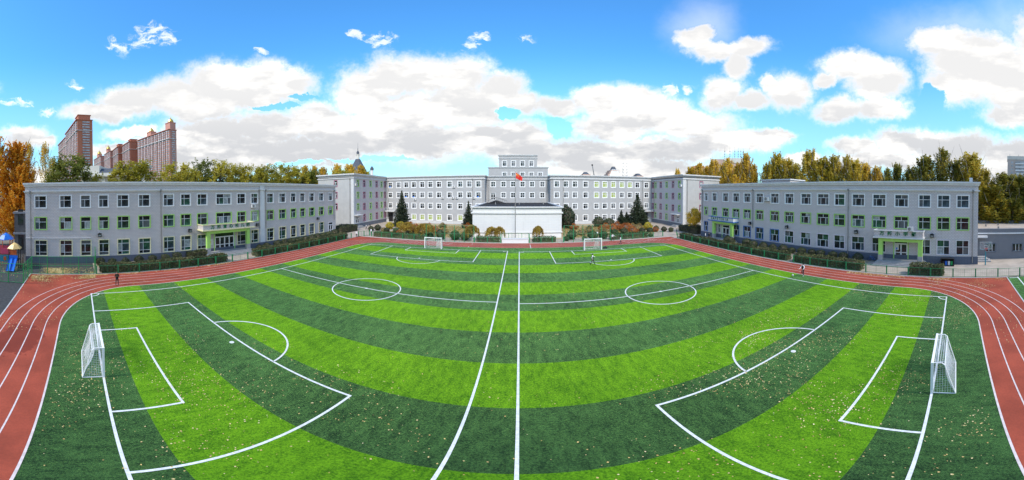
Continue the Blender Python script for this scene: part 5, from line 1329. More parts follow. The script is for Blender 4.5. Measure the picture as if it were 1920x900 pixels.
for i, (x, y, s, h, d) in enumerate([(-25.6, 61.5, 1.25, 1.05, 'leftmost of the five, behind the garden hedge'), (-20.9, 60.6, 1.35, 1.05, 'behind the left end of the tall left fence'), (-9.8, 59.6, 1.0, 1.05, 'at the left corner of the white hall'), (-5.6, 60.4, .95, .92, 'left one before the white hall wall'), (-3.9, 60.0, .75, .95, 'close right neighbour before the white hall wall'), (4.4, 59.4, .75, 1.02, 'right of the flag podium')]):
    t = thing('weeping_tree', 'small umbrella-shaped yellow-green weeping tree ' + d.replace('leftmost of the five', 'furthest left'), 'tree', (x, y, 0), rnd.uniform(0, 6), 'umbrella-shaped weeping trees'); t.scale = (s, s, h)
    obj('crown', UM[i % 2][0], t); obj('trunk', UM[i % 2][1], t)
    k = MB(); k.tube((0.0, 0, 0), (.02, 0, .95), .11, .1, 8); k.build('whitewash_band', M['whitewash'], t)
# golden tree by the cafeteria
r2 = np.random.default_rng(140); C_ = []
for i in range(70):
    v = rv(r2, 1)[0]; q = r2.uniform(.3, 1) ** .5; c = np.array([v[0] * 2.3 * q, v[1] * 2.3 * q, 4.4 + v[2] * 2.2 * q]); C_.append(c + r2.normal(size=(70, 3)) * .32)
t = thing('broadleaf_tree', 'golden yellow rounded tree at the corner left of the cafeteria porch', 'tree', (43.2, 58.6, 0), 0)
obj('crown', quads_mesh('crown', np.concatenate(C_), .2, 141, LEAF['gold'], .35), t); obj('trunk', limbs(142, 6, 1.9, .16, .8, 12, 'bark', .3), t)

# ================================================================ PEOPLE
def capsule_body(name, J, E, cls, mats, parent, sub=1):
    """one continuous body grown with a skin modifier from joints J {name:(x,y,z,r)} and bones E"""
    names = list(J); me = bpy.data.meshes.new(name)
    me.from_pydata([J[n][:3] for n in names], [(names.index(a), names.index(b)) for a, b in E], [])
    o = bpy.data.objects.new(name, me); COL.objects.link(o)
    md = o.modifiers.new('skin', 'SKIN'); md.use_smooth_shade = True
    for i, n in enumerate(names):
        sv = me.skin_vertices[0].data[i]; q = J[n][3]; sv.radius = q if isinstance(q, tuple) else (q, q); sv.use_root = (n == 'pelvis')
    s = o.modifiers.new('sub', 'SUBSURF'); s.levels = sub; s.render_levels = sub
    dg = bpy.context.evaluated_depsgraph_get(); m2 = bpy.data.meshes.new_from_object(o.evaluated_get(dg)); bpy.data.objects.remove(o); bpy.data.meshes.remove(me)
    m2.name = name; m2.materials.clear()
    for x in mats: m2.materials.append(M[x])
    B = [(Vector(J[a][:3]), Vector(J[b][:3]), cls[(a, b)]) for a, b in E]
    for p in m2.polygons:
        c = p.center; best = 1e9
        for a, b, k in B:
            d = b - a; t = max(0, min(1, (c - a).dot(d) / max(1e-9, d.dot(d)))); q = (a + d * t - c).length
            if q < best: best = q; kk = k
        p.material_index = kk; p.use_smooth = True
    return obj(name, m2, parent)

def person(label, loc, rz, pose='stand', h=1.7, top='suit', vest=None, bottom='trouser', shoes='black', hold=None, group=None, sleeve=None):
    """faces -Y before turning; pose gives arm and leg joints"""
    t = thing('person', label, 'person', loc, rz, group); t.scale = (h / 1.72,) * 3
    J = {'pelvis': (0, 0, .93, (.145, .10)), 'waist': (0, 0, 1.08, (.135, .095)), 'chest': (0, 0, 1.28, (.165, .11)), 'collar': (0, 0, 1.42, (.11, .085)), 'neck': (0, -.005, 1.49, .052), 'jaw': (0, -.015, 1.56, .07), 'head': (0, -.01, 1.63, .095), 'crown': (0, 0, 1.69, .075), 'nose': (0, -.105, 1.605, .014)}
    E = [('pelvis', 'waist'), ('waist', 'chest'), ('chest', 'collar'), ('collar', 'neck'), ('neck', 'jaw'), ('jaw', 'head'), ('head', 'crown'), ('head', 'nose')]
    cls = {E[0]: 0, E[1]: 0, E[2]: 0, E[3]: 0, E[4]: 2, E[5]: 2, E[6]: 2, E[7]: 2}
    for s, n in ((-1, 'r'), (1, 'l')):
        J['ear' + n] = (s * .098, .0, 1.61, .016); E.append(('head', 'ear' + n)); cls[E[-1]] = 2
        P_ = POSES[pose][n]
        J['sh' + n] = (s * .185, 0, 1.39, .062); J['el' + n] = P_[0] + (.045,); J['wr' + n] = P_[1] + (.03,)
        w_, e_ = Vector(P_[1]), Vector(P_[0]); d = (w_ - e_).normalized() if len(P_) < 5 else Vector(P_[4]).normalized()
        side = d.cross(Vector((0, 0, 1))); side = side.normalized() if side.length > .1 else Vector((1, 0, 0))
        pl_ = w_ + d * .075; J['pa' + n] = tuple(pl_) + ((.038, .022),)
        E += [('collar', 'sh' + n), ('sh' + n, 'el' + n), ('el' + n, 'wr' + n), ('wr' + n, 'pa' + n)]
        for e__, k in zip(E[-4:], (0, 3, 3, 2)): cls[e__] = k
        for fi, (off, L) in enumerate([(-.03, .062), (-.010, .078), (.011, .072), (.031, .055)]):
            a = pl_ + side * off + d * .03; b = a + d * L * .6; c = b + d * L * .35 + Vector((0, 0, -.012)) - side * 0
            for q, nm in ((a, 'a'), (b, 'b'), (c, 'c')): J['f%s%d%s' % (n, fi, nm)] = tuple(q) + (.0095,)
            E += [('pa' + n, 'f%s%da' % (n, fi)), ('f%s%da' % (n, fi), 'f%s%db' % (n, fi)), ('f%s%db' % (n, fi), 'f%s%dc' % (n, fi))]
            for e__ in E[-3:]: cls[e__] = 2
        a = w_ + d * .03 + side * (-s * .035); b = a + d * .035 + side * (-s * .025)
        J['t%sa' % n] = tuple(a) + (.011,); J['t%sb' % n] = tuple(b) + (.010,)
        E += [('wr' + n, 't%sa' % n), ('t%sa' % n, 't%sb' % n)]; cls[E[-1]] = 2; cls[E[-2]] = 2
        J['hi' + n] = (s * .09, 0, .88, .095); J['kn' + n] = P_[2] + (.062,); J['an' + n] = P_[3] + (.042,)
        an = Vector(P_[3]); td = Vector((0, -1, 0)) if len(P_) < 6 else Vector(P_[5])
        J['he' + n] = tuple(an + Vector((0, .03, -.045))) + (.035,); J['to' + n] = tuple(an + td * .16 + Vector((0, 0, -.05))) + ((.04, .028),)
        E += [('pelvis', 'hi' + n), ('hi' + n, 'kn' + n), ('kn' + n, 'an' + n), ('an' + n, 'he' + n), ('an' + n, 'to' + n)]
        for e__, k in zip(E[-5:], (1, 1, 1, 4, 4)): cls[e__] = k
    capsule_body('body', J, E, cls, [top, bottom, 'skin', sleeve or top, shoes], t)
    k = MB(); k.lathe([(.0, 1.735), (.05, 1.73), (.085, 1.70), (.104, 1.655), (.106, 1.61), (.09, 1.56)], 14)
    k.v = [(x, y * 1.05 + .022, z) for x, y, z in k.v]; k.build('hair', M['hair'], t)
    for s in (-1, 1):
        e = MB(); e.box(s * .033 - .011, s * .033 + .011, -.103, -.096, 1.622, 1.632); e.build('eye', M['black'], t)
    if vest:
        k = MB(); k.lathe([(.172, .93), (.165, 1.08), (.19, 1.28), (.175, 1.38), (.12, 1.44)], 16); k.v = [(x, y * .70, z) for x, y, z in k.v]; k.build('vest', M[vest], t)
    return t
Vt = lambda *a: tuple(a)
POSES = {
 'hold': {'l': (Vt(.25, .02, 1.12), Vt(.10, -.24, 1.22), Vt(.12, -.01, .49), Vt(.15, .02, .08), Vt(-.2, -.5, .8)), 'r': (Vt(-.25, .02, 1.12), Vt(-.10, -.24, 1.22), Vt(-.12, -.01, .49), Vt(-.15, .02, .08), Vt(.2, -.5, .8))},
 'walk': {'l': (Vt(.27, -.08, 1.17), Vt(.30, -.32, 1.05), Vt(.10, -.18, .50), Vt(.10, -.26, .08)), 'r': (Vt(-.24, .16, 1.17), Vt(-.22, .20, .93), Vt(-.10, .10, .50), Vt(-.10, .34, .12))},
 'stride': {'l': (Vt(.28, -.18, 1.24), Vt(.30, -.46, 1.16), Vt(.10, -.24, .52), Vt(.10, -.36, .08)), 'r': (Vt(-.26, .20, 1.22), Vt(-.24, .12, .98), Vt(-.10, .16, .50), Vt(-.10, .42, .10))},
 'kick': {'l': (Vt(.26, -.10, 1.16), Vt(.24, -.34, 1.02), Vt(.10, -.05, .49), Vt(.10, .0, .08)), 'r': (Vt(-.26, -.14, 1.18), Vt(-.26, -.38, 1.04), Vt(-.10, -.14, .52), Vt(-.10, .22, .26))},
 'stand': {'l': (Vt(.25, .02, 1.13), Vt(.25, -.06, .88), Vt(.10, -.01, .49), Vt(.11, .02, .08)), 'r': (Vt(-.25, .02, 1.13), Vt(-.25, -.06, .88), Vt(-.10, -.01, .49), Vt(-.11, .02, .08))},
}
def face_to(x, y, tx, ty): return math.atan2(tx - x, -(ty - y))
p = person('man in black standing on the track, hands raised to a controller', (-31.4, 4.2, .02), face_to(-31.4, 4.2, 0, 0), 'hold', 1.66, vest='suit')
t = thing('remote_controller', 'small black controller held up in both hands by the man in black', 'controller', (-31.4, 4.2, .02), face_to(-31.4, 4.2, 0, 0))
k = MB(); k.box(-.085, .085, -.33, -.28, 1.26, 1.32); k.build('case', M['black'], t)
for s in (-1, 1):
    k = MB(); k.tube((s * .05, -.30, 1.32), (s * .06, -.33, 1.42), .006, n=5); k.build('antenna', M['black'], t)
person('boy in white shirt and black vest striding right across the far right pitch', (10.6, 38.4, .03), face_to(0, 0, 1, .05), 'stride', 1.68, 'shirt', vest='suit')
person('boy in white shirt and black vest kicking towards a ball beside the right track', (29.8, 18.1, .03), face_to(0, 0, -1, .1), 'kick', 1.7, 'shirt', vest='suit', shoes='white')
t = thing('football', 'white football on the turf left of the kicking boy', 'ball', (29.15, 19.2, .15))
bm = bmesh.new(); bmesh.ops.create_icosphere(bm, subdivisions=3, radius=.13)
me = bpy.data.meshes.new('ball_skin'); bm.to_mesh(me); bm.free(); me.materials.append(M['white']); me.materials.append(M['black'])
ico = [Vector(v) for v in [(0, .526, .851), (0, .526, -.851), (0, -.526, .851), (0, -.526, -.851), (.526, .851, 0), (.526, -.851, 0), (-.526, .851, 0), (-.526, -.851, 0), (.851, 0, .526), (.851, 0, -.526), (-.851, 0, .526), (-.851, 0, -.526)]]
for q in me.polygons:
    q.use_smooth = True; c = q.center.normalized(); q.material_index = 1 if max(c.dot(a) for a in ico) > .955 else 0
obj('ball_skin', me, t)
person('student in white top standing by the far left gate in the track fence', (-36.2, 55.6, .02), .8, 'stand', 1.6, 'shirt')
person('student in black walking on the path before the left wing', (-40.6, 69.5, .02), 2.6, 'walk', 1.7, 'suit')
person('student in white shirt close behind the black-clothed student before the left wing', (-41.6, 69.0, .02), 2.4, 'walk', 1.6, 'shirt')
person('student in white and black on the path at the far left corner of the track', (-35.1, 60.6, .02), 2.9, 'stand', 1.65, 'shirt')
person('person in dark clothes by the far right corner of the track', (37.6, 58.6, .02), -2.4, 'stand', 1.7, 'suit', bottom='fence')
person('student in white top by the hedge left of the cafeteria porch', (39.6, 49.6, .02), 1.0, 'stand', 1.65, 'shirt')
person('student in black jacket at the cafeteria porch', (39.7, 48.4, .02), -1.0, 'stand', 1.65, 'suit')
person('student in grey-white top standing behind the far right goal by the fence', (20.2, 56.9, .02), .3, 'stride', 1.65, 'shirt')
person('blurred-looking boy in white running on the track right of the far right goal', (20.6, 53.2, .02), 1.8, 'walk', 1.55, 'shirt', bottom='trouser')
person('student in white top inside the garden behind the tall right fence', (18.3, 62.3, .02), 0, 'stand', 1.6, 'shirt')
t = thing('sports_bag', 'dark blue bag lying beside the far right goal', 'bag', (16.1, 49.6, .03))
k = MB(); k.lathe([(.01, .0), (.3, .02), (.36, .14), (.28, .27), (.1, .33), (.01, .34)], 12); k.v = [(x * 1.3, y * .8, z) for x, y, z in k.v]; k.build('sack', M['trouser'], t)
k = MB(); k.path([(-.25, 0, .27), (-.1, 0, .42), (.1, 0, .42), (.25, 0, .27)], .02); k.build('strap', M['black'], t)

# ================================================================ BASKETBALL HOOP, BINS, BICYCLE
t = thing('basketball_hoop', 'green basketball hoop with clear board beside the right school block', 'basketball hoop', (41.3, -4.5, 0), -pi / 2)
k = MB(); k.tube((0, .6, 0), (0, .6, 2.6), .09, .08, 10); k.build('pole', M['playteal'], t)
k = MB(); k.path([(0, .6, 2.55), (0, .1, 2.95)], .06); k.path([(-.9, .02, 2.7), (-.9, .3, 2.6), (0, .58, 2.45)], .03); k.path([(.9, .02, 2.7), (.9, .3, 2.6), (0, .58, 2.45)], .03); k.build('arm', M['playteal'], t)
k = MB(); q = .04
k.box(-.9, .9, -.02, .02, 2.65, 2.65 + q); k.box(-.9, .9, -.02, .02, 3.75 - q, 3.75); k.box(-.9, -.9 + q, -.02, .02, 2.69, 3.71); k.box(.9 - q, .9, -.02, .02, 2.69, 3.71); k.box(-.3, .3, -.03, .03, 3.2, 3.24); k.box(-.3, -.26, -.03, .03, 2.8, 3.2); k.box(.26, .3, -.03, .03, 2.8, 3.2); k.box(-.26, .26, -.03, .03, 2.8, 2.84)
k.build('backboard_frame', M['white'], t)
gm = bpy.data.materials.new('clear_board'); gm.use_nodes = True; bb = gm.node_tree.nodes['Principled BSDF']; bb.inputs['Transmission Weight'].default_value = .9; bb.inputs['Roughness'].default_value = .1; bb.inputs['Base Color'].default_value = (.9, .95, .95, 1)
k = MB(); k.box(-.86, .86, -.008, .008, 2.69, 3.71); k.build('backboard', gm, t)
k = MB(); pts = [(.225 * cos(2 * pi * i / 20), -.38 + .225 * sin(2 * pi * i / 20), 2.82) for i in range(21)]; k.path(pts, .016, 5); k.tube((0, 0, 2.82), (0, -.155, 2.82), .03); k.build('rim', M['red'], t)
k = MB()
for i in range(10):
    a = 2 * pi * i / 10; b = a + .3; k.tube((.22 * cos(a), -.38 + .22 * sin(a), 2.81), (.12 * cos(b), -.38 + .12 * sin(b), 2.4), .008, n=3)
k.build('net', M['red'], t)

t = thing('bin_shelter', 'black rack holding three small waste bins against the right school block', 'bin rack', (41.4, 1.2, 0), -pi / 2)
k = MB()
for x in (-.95, .95): k.box(x - .05, x + .05, -.35, .35, 0, 1.15)
k.box(-1, 1, -.4, .4, 1.15, 1.22); k.box(-.9, .9, .3, .35, .1, 1.15); k.box(-.9, .9, -.3, .3, .08, .14); k.build('frame', M['black'], t)
for x, m_, d in ((-.6, 'black', 'black'), (-.18, 'binblue', 'blue'), (.24, 'white', 'white'), (.64, 'bingreen', 'green')):
    b = thing('waste_bin', '%s waste bin in the black rack against the right school block' % d, 'bin', (41.4, 1.2 - x, .14), -pi / 2, 'small bins in the black rack')
    k = MB(); k.prism([(-.15, -.16), (.15, -.16), (.15, .16), (-.15, .16)], 0, .55); k.build('body', M[m_], b)
    k = MB(); k.prism([(-.17, -.18), (.17, -.18), (.17, .18), (-.17, .18)], .55, .62); k.build('lid', M[m_], b)

t = thing('bicycle', 'blue bicycle leaning at the wall left of the primary school porch', 'bicycle', (41.9, 12.9, 0), pi / 2)
for x in (-.5, .5):
    k = MB(); pts = [(x + .31 * cos(2 * pi * i / 20), 0, .33 + .31 * sin(2 * pi * i / 20)) for i in range(21)]; k.path(pts, .022, 5)
    for i in range(8): k.tube((x, 0, .33), pts[i * 2 + 1], .004, n=3)
    k.build('wheel', M['black'], t)
k = MB(); k.path([(-.5, 0, .33), (-.08, 0, .33), (.32, 0, .75), (-.18, 0, .75), (-.5, 0, .33)], .018); k.path([(-.08, 0, .33), (-.2, 0, .85)], .018); k.path([(.5, 0, .33), (.33, 0, .78), (.3, 0, .95)], .018); k.build('frame', M['playblue'], t)
k = MB(); k.box(-.32, -.1, -.06, .06, .86, .91); k.build('saddle', M['black'], t)
k = MB(); k.path([(.24, -.26, .98), (.3, 0, .95), (.24, .26, .98)], .014); k.build('handlebar', M['silver'], t)

# ================================================================ PLAYGROUND
t = thing('play_tower', 'colourful play tower with blue and yellow roofs and a twin blue slide', 'play equipment', (-40.0, -10.2, 0), 0)
def roofp(cx, cy, z, r_, h, m_, n=6):
    k = MB(); P0 = [(cx + r_ * cos(2 * pi * i / n), cy + r_ * sin(2 * pi * i / n), z) for i in range(n)]; P1 = [(cx + r_ * .5 * cos(2 * pi * i / n), cy + r_ * .5 * sin(2 * pi * i / n), z + h * .62) for i in range(n)]
    for i in range(n):
        j = (i + 1) % n; k.poly([P0[i], P0[j], P1[j], P1[i]]); k.poly([P1[i], P1[j], (cx, cy, z + h)]); k.poly([P0[j], P0[i], (P0[i][0], P0[i][1], z - .1), (P0[j][0], P0[j][1], z - .1)])
    k.build('tower_roof', M[m_], t)
roofp(-1.4, -.9, 4.15, 1.25, .95, 'playblue'); roofp(.0, .75, 3.0, 1.1, .85, 'playyellow')
for cx, cy, hz, r_ in ((-1.4, -.9, 4.15, .8), (0, .75, 3.0, .7)):
    for sx in (-1, 1):
        for sy in (-1, 1):
            k = MB(); k.tube((cx + sx * r_, cy + sy * r_, 0), (cx + sx * r_, cy + sy * r_, hz), .055, n=8); k.build('post', M['playorange' if cx < -1 else 'black'], t)
    k = MB(); k.box(cx - r_, cx + r_, cy - r_, cy + r_, 1.2 if cx > -1 else 1.8, 1.3 if cx > -1 else 1.9); k.build('deck', M['black'], t)
k = MB(); k.box(-.6, -.52, -1.6, -.2, 1.9, 2.8); k.build('side_panel', M['playpink'], t)
k = MB(); k.box(-.6, -.52, -1.7, -.1, .7, 1.7); k.build('side_panel', M['playteal'], t)
k = MB(); k.box(-.62, -.5, -1.1, -.7, .9, 1.5); k.build('porthole', M['playorange'], t)
k = MB(); k.box(.68, .76, .3, 1.2, 2.1, 2.8); k.build('side_panel', M['playorange'], t)
k = MB(); k.box(-2.3, -2.2, -2.2, .2, 2.0, 2.9); k.build('side_panel', M['playpink'], t)
for dy in (0.0, .62):
    k = MB(); n = 12; pr = [( .7 + 2.2 * i / n, 1.35 * (1 - (i / n)) ** 1.15 + .18) for i in range(n + 1)]
    for (xa, za), (xb, zb) in zip(pr[:-1], pr[1:]):
        y0, y1 = .12 + dy, .66 + dy
        k.poly([(xa, y0, za), (xb, y0, zb), (xb, y1, zb), (xa, y1, za)])
        for yy in (y0, y1): k.poly([(xa, yy, za), (xb, yy, zb), (xb, yy, zb + .2), (xa, yy, za + .2)]); k.poly([(xa, yy, za - .05), (xa, yy, za), (xb, yy, zb), (xb, yy, zb - .05)])
    k.build('slide', M['playblue'], t)
k = MB(); k.box(.62, .74, .1, 1.35, 1.3, 2.0); k.build('slide_hood', M['playblue'], t)
t = thing('stair_rail', 'brown stepped handrail beside the play tower', 'handrail', (-41.3, -8.4, 0))
k = MB()
for i in range(7): k.tube((i * .28, 0, 0), (i * .28, 0, 1.9 - i * .17), .022, n=5)
k.tube((0, 0, 1.9), (1.75, 0, .85), .03); k.tube((0, 0, 1.3), (1.75, 0, .45), .02); k.build('rail', M['brownrail'], t)

# ================================================================ THE CITY BEHIND
def tower(name, label, far, near, right, ztop, floors, bays, m, dome=(), pent=(), endwin=True, z0=0):
    f_, n_, r_ = Vector(far), Vector(near), Vector(right); L = (n_ - f_).length; W = max(8, (r_ - n_).length)
    u = (n_ - f_).normalized(); v = Vector((u.y, -u.x))
    if v.dot(r_ - n_) < 0: v = -v
    rz = math.atan2(u.y, u.x)
    flip = 1 if (Vector((-u.y, u.x)).dot(v) > 0) else -1
    t = thing(name, label, 'apartment tower', (f_.x, f_.y, 0), rz, 'red brick apartment towers')
    # local: x 0..L along the long face, y 0 (long face) .. flip*W behind
    Y = lambda y: y * flip
    b = MB(); b.box(0, L, min(Y(0), Y(W)), max(Y(0), Y(W)), z0, ztop); b.build('wall', M[m], t)
    fh = 3.0; wb = MB(); dk = MB(); pw = MB()
    def bx(mb, x0, x1, ya, yb_, za, zb): mb.box(x0, x1, min(Y(ya), Y(yb_)), max(Y(ya), Y(yb_)), za, zb)
    bw = L / bays; nf = int((ztop - 4) / fh)
    for i in range(bays):
        x = i * bw
        bx(dk, x + bw * .0, x + bw * .22, -.35, -.003, 8, ztop - 1.5)  # dark strip on the wall face, painted shade of a recess
        bx(pw, x + bw * .24, x + bw * .62, -.9, -.01, 6, ztop - 1.0)
        for j in range(nf):
            z = ztop - 3.4 - j * fh
            if z < 8: break
            bx(wb, x + bw * .28, x + bw * .64, -1.0, -.25, z + .4, z + 2.1)
            bx(wb, x + bw * .70, x + bw * .92, -.35, -.01, z + .4, z + 2.1)
    if endwin:
        for j in range(nf):
            z = ztop - 3.4 - j * fh
            if z < 8: break
            wb.box(L + .02, L + .7, min(Y(W * .32), Y(W * .80)), max(Y(W * .32), Y(W * .80)), z + .3, z + 1.8)
            pw.box(L + .02, L + .75, min(Y(W * .28), Y(W * .84)), max(Y(W * .28), Y(W * .84)), z + 1.8, z + 2.0)
    pw.each('balcony_bay', M['redbrick2'], t); o = dk.build('recess_shade', M['towerdark'], t); o['kind'] = 'stuff'
    o = wb.build('windows', M['towerglass'], t); o['kind'] = 'stuff'
    k = MB(); bx(k, -.3, L + .9, -1.7, W + .2, ztop - 12.6, ztop - 12.0); k.build('trim_band', M['towerpale'], t)
    k = MB(); bx(k, -.4, L + 1.0, -1.8, W + .4, ztop, ztop + .8); k.build('parapet', M[m], t)
    for x0_, x1_, h in pent:
        k = MB(); bx(k, x0_, x1_, W * .1, W * .9, ztop + .8, ztop + h); k.build('penthouse', M[m], t)
        k = MB(); bx(k, x0_ - .5, x1_ + .5, W * .05, W * .95, ztop + h, ztop + h + .8); k.build('penthouse_cornice', M[m], t)
    for x_, h, r_ in dome:
        k = MB(); k.lathe([(r_ * .9, ztop + h), (r_, ztop + h + r_ * .3), (r_ * .8, ztop + h + r_ * .9), (r_ * .35, ztop + h + r_ * 1.4), (r_ * .1, ztop + h + r_ * 1.6), (.05, ztop + h + r_ * 2.3)], 14, 0, (x_, Y(W / 2))); k.build('dome', M['golddome'], t)
    return t
tower('apartment_tower', 'tall red-brown apartment slab, tallest one at the far left', (-387.3, -16.8), (-310.4, -.4), (-300, 13.3), 98, 28, 8, 'redbrick', pent=((60, 76, 6.5),))
tower('apartment_tower', 'narrow red apartment slab directly left of the tallest one', (-471.5, -33.1), (-405, -16.8), (-400, -6), 98, 28, 6, 'redbrick', pent=())
tower('apartment_tower', 'long brown-red apartment slab with two gold domes, rightmost of the group', (-430.1, 92.8), (-344.5, 116.9), (-346.0, 128), 98, 28, 9, 'redbrick2', dome=((34, 8, 4), (84, 11, 4.2)), pent=((28, 40, 7), (78, 89, 10)))
tower('apartment_tower', 'red apartment slab with a wide blank end wall, left of the domed slab', (-479.5, 76.9), (-437, 82), (-432, 95), 98, 28, 5, 'redbrick', pent=((30, 42, 4),), endwin=False)
tower('apartment_tower', 'smaller red apartment slab, second to the left of the domed slab', (-531.7, 66.6), (-486, 70.2), (-483, 79), 98, 28, 5, 'redbrick', pent=((30, 44, 5),), endwin=False)
tower('apartment_tower', 'distant red apartment slab with a small gold dome among the low middle group', (-587.1, 55.4), (-533, 61.5), (-531, 68.5), 98, 28, 5, 'redbrick2', dome=((20, 9, 4.5),), pent=((14, 26, 8),), endwin=False)
tower('apartment_tower', 'most distant red apartment slab with gold dome, lowest of the middle group', (-672.9, 37.7), (-602.5, 48.8), (-596, 57), 98, 28, 6, 'redbrick2', dome=((36, 9, 5),), pent=((28, 44, 8),), endwin=False)

t = thing('hotel_building', 'beige stone building with white cornices and dark glass roof behind the left trees', 'building', (-146, 3, 0), 1.20)
k = MB(); k.box(-2, 32, 0, 20, 0, 20.5); k.build('wall', M['beige'], t)
k = MB()
for x in (0, 10.5, 21, 31): k.box(x - .8, x + .8, -.5, -.01, 0, 20.5)
k.build('pilaster', M['cream'], t)
k = MB(); k.box(-3, 33, -1.4, 20, 20.5, 21.4); k.box(-2.5, 32.5, -1.0, 20, 21.4, 22.4); k.build('cornice', M['cream'], t)
k = MB(); k.box(-3, 8, 1, 18, 22.4, 26.5); k.build('attic', M['cream'], t)
k = MB(); k.poly([(8, -.5, 22.4), (32, -.5, 22.4), (32, 5, 25.2), (8, 5, 25.2)]); k.poly([(8, 5, 25.2), (32, 5, 25.2), (32, 15, 25.3), (8, 15, 25.3)]); k.build('roof', M['slate'], t)
k = MB(); k.box(26, 33.5, 3, 16, 25.3, 26.6); k.build('attic', M['cream'], t)
for x in (3.5, 6, 14, 17, 25, 28):
    w_ = MB(); w_.box(x, x + 1.5, -.06, -.01, 13.5, 17); w_.build('window', M['glass'], t)

t = thing('spire_tower', 'slate cone spire with a cream neck and needle beyond the left wing', 'spire', (-108, 168.3, 0))
k = MB(); k.box(-8, 8, -8, 8, 0, 24); k.build('wall', M['cream'], t)
k = MB(); k.lathe([(7.6, 24), (5.2, 29), (3.4, 32), (1.7, 35.2)], 8); k.build('roof', M['slate'], t)
k = MB(); k.lathe([(1.2, 35), (1.05, 38.2), (1.35, 38.3), (1.35, 38.6), (.9, 38.8)], 12); k.build('neck', M['cream'], t)
k = MB(); k.lathe([(.95, 38.7), (1.0, 40.2), (.5, 41.0), (.2, 41.6)], 10); k.build('lantern', M['slate'], t)
k = MB(); k.tube((0, 0, 41.5), (0, 0, 47.5), .15, .04, 6); k.lathe([(.0, 43), (.4, 43.2), (0.01, 43.5)], 8); k.lathe([(.0, 42), (.45, 42.3), (0.01, 42.6)], 8); k.build('needle', M['metalgrey'], t)
t = thing('roof_lantern', 'small white turret with a blue cap just left of the left wing roof end', 'turret', (-74.6, 130.1, 0))
k = MB(); k.tube((0, 0, 0), (0, 0, 23), .9, .8, 10); k.build('shaft', M['farwhite'], t); k = MB(); k.lathe([(1.0, 23), (.9, 24.2), (.1, 25.2)], 10); k.build('cap', M['slate'], t)
for x, y, zt, w_, lab, wl in ((49, 194, 25.8, 3.6, 'small far building top with slate pyramid roof left of the crane boom', 'pinkbrick'), (84.8, 181, 24.8, 3.4, 'small far pink building top with slate roof right of the lattice mast', 'pinkbrick')):
    t = thing('far_house', lab, 'building', (x, y, 0)); k = MB(); k.box(-w_ * .8, w_ * .8, 0, 10, 0, zt - 1.8); k.build('wall', M[wl], t)
    k = MB(); q = w_ * .55; k.poly([(-q, 0, zt - 1.8), (q, 0, zt - 1.8), (q * .4, 3, zt), (-q * .4, 3, zt)]); k.poly([(q, 0, zt - 1.8), (q, 9, zt - 1.8), (q * .4, 6, zt), (q * .4, 3, zt)]); k.poly([(-q, 9, zt - 1.8), (-q, 0, zt - 1.8), (-q * .4, 3, zt), (-q * .4, 6, zt)]); k.poly([(-q * .4, 3, zt), (q * .4, 3, zt), (q * .4, 6, zt), (-q * .4, 6, zt)]); k.build('roof', M['slate'], t)
t = thing('far_house', 'white stepped far building with slate cap and red side roofs behind the main roof', 'building', (68, 188, 0))
k = MB(); k.box(-3.6, 4.6, 0, 10, 0, 24.4); k.box(-2.6, 3.0, .01, 9, 24.4, 26.2); k.box(-1.9, 1.9, .02, 8, 26.2, 27.4); k.build('wall', M['farwhite'], t)
k = MB(); k.box(-2.9, -1.9, 0, 9, 26.2, 27.0); k.box(-3.8, -2.6, 0, 9, 24.4, 25.8); k.box(-5.0, -3.6, 0, 9, 0, 24.2); k.build('side_wall', M['pinkbrick'], t)
k = MB(); k.box(-1.6, 1.8, -.1, -.01, 26.4, 26.9); k.build('window', M['pinkbrick'], t)
k = MB(); k.lathe([(2.7, 27.4), (1.2, 29.7), (.05, 29.8)], 4); k.v = [(x * cos(.785) - y * sin(.785), 3 + x * sin(.785) + y * cos(.785), z) for x, y, z in k.v]; k.build('roof', M['slate'], t)
t = thing('crane_boom', 'thin dark crane boom slanting above the main roof', 'crane', (41.6, 145, 0))
k = MB(); k.tube((.6, 0, 12), (-1.9, 0, 25.6), .35, .22, 6); k.build('boom', M['metalgrey'], t); k = MB(); k.box(-2.3, -1.6, -.3, .3, 25.2, 26.0); k.build('boom_tip', M['black'], t)
t = thing('lattice_mast', 'pale steel lattice mast above the right part of the main roof', 'mast', (67.5, 166.9, 0))
k = MB(); q = 1.35
for sx in (-q, q):
    for sy in (-q, q): k.tube((sx, sy, 0), (sx, sy, 30.2), .11, n=4)
for i in range(10):
    z = 10 + i * 2
    for a, b in (((-q, -q), (q, -q)), ((q, -q), (q, q)), ((q, q), (-q, q)), ((-q, q), (-q, -q))):
        k.tube((a[0], a[1], z), (b[0], b[1], z + 2), .06, n=4); k.tube((a[0], a[1], z + 2), (b[0], b[1], z + 2), .06, n=4)
k.build('frame', M['silver'], t)
t = thing('antenna_building', 'pinkish block with many rooftop antennas behind the golden poplars', 'building', (130, 138, 0), -.80)
k = MB(); k.box(-12.5, 12.5, 0, 14, 0, 34.2); k.build('wall', M['pinkbrick'], t)
k = MB(); k.box(-3.5, 12.6, -.3, 14.2, 31.5, 34.9); k.build('attic', M['cream'], t)
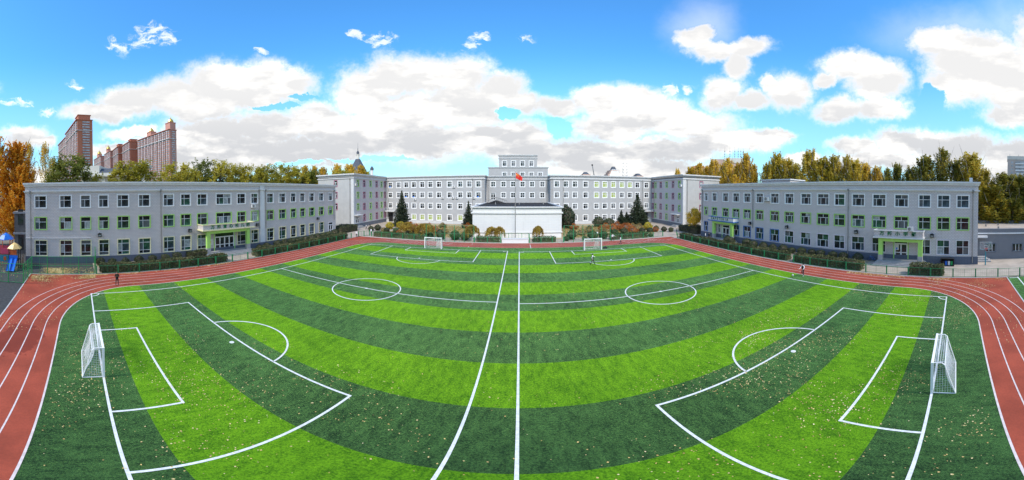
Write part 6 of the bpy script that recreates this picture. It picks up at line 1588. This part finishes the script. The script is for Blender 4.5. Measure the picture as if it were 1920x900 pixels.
for x, h in ((-3.2, 44), (.4, 45), (3.8, 45), (6.2, 43), (8, 42), (9.8, 42.5)):
    k = MB(); k.tube((x, 6, 34), (x, 6, h), .12, .06, 5)
    for z in (36.5, 38, 40): k.box(x - .3, x + .3, 5.8, 6.2, z, z + .8)
    k.build('antenna', M['metalgrey'], t)
t = thing('antenna_mast', 'lone thin antenna mast between two clumps of poplars at the right', 'mast', (140, 105, 0)); k = MB(); k.tube((0, 0, 0), (0, 0, 37.5), .25, .08, 5); k.box(-.4, .4, -.3, .3, 32, 34); k.build('pole', M['metalgrey'], t)
t = thing('apartment_tower', 'pale pinkish high-rise with light-blue balconies at the far right edge', 'apartment tower', (247, -45.5, 0), -1.75)
k = MB(); k.box(0, 24, 0, 18, 0, 47); k.build('wall', mat('pale_pink_tower_wall', (.50, .43, .38), .85, .05, .2), t)
k = MB(); k.box(-.4, 24.4, -.4, 18, 44.6, 47.8); k.build('attic', M['cream'], t)
wb = MB(); bl_ = MB()
for j in range(13):
    z = 41.2 - j * 3.1
    bl_.box(7, 15, -1.0, -.01, z - .9, z + .3); wb.box(7.1, 14.9, -1.05, -.01, z + .35, z + 1.6); wb.box(3, 5, -.05, -.01, z, z + 1.6); wb.box(17, 19, -.05, -.01, z, z + 1.6)
o = wb.build('windows', M['towerglass'], t); o['kind'] = 'stuff'; bl_.build('balcony_bay', M['farwhite'], t)
for x, h in ((2, 50.5), (10, 50)):
    k = MB(); k.tube((x, 5, 47), (x, 5, h), .15, n=5); k.build('antenna', M['metalgrey'], t)
for x, y, zt, w_, d in ((112, 148, 29.5, 5, 'left'), (118, 142, 29.0, 3.5, 'right')):
    t = thing('far_house', 'dull red roof top among the golden poplars, the %s one of two' % d, 'building', (x, y, 0), -.7); k = MB(); k.box(-w_, w_, 0, 8, 0, zt - 2); k.build('wall', M['pinkbrick'], t)
    k = MB(); k.poly([(-w_, 0, zt - 2), (w_, 0, zt - 2), (w_ * .6, 4, zt), (-w_ * .6, 4, zt)]); k.poly([(w_, 0, zt - 2), (w_, 8, zt - 2), (w_ * .6, 4, zt)]); k.poly([(-w_, 8, zt - 2), (-w_, 0, zt - 2), (-w_ * .6, 4, zt)]); k.build('roof', M['redbrick'], t)
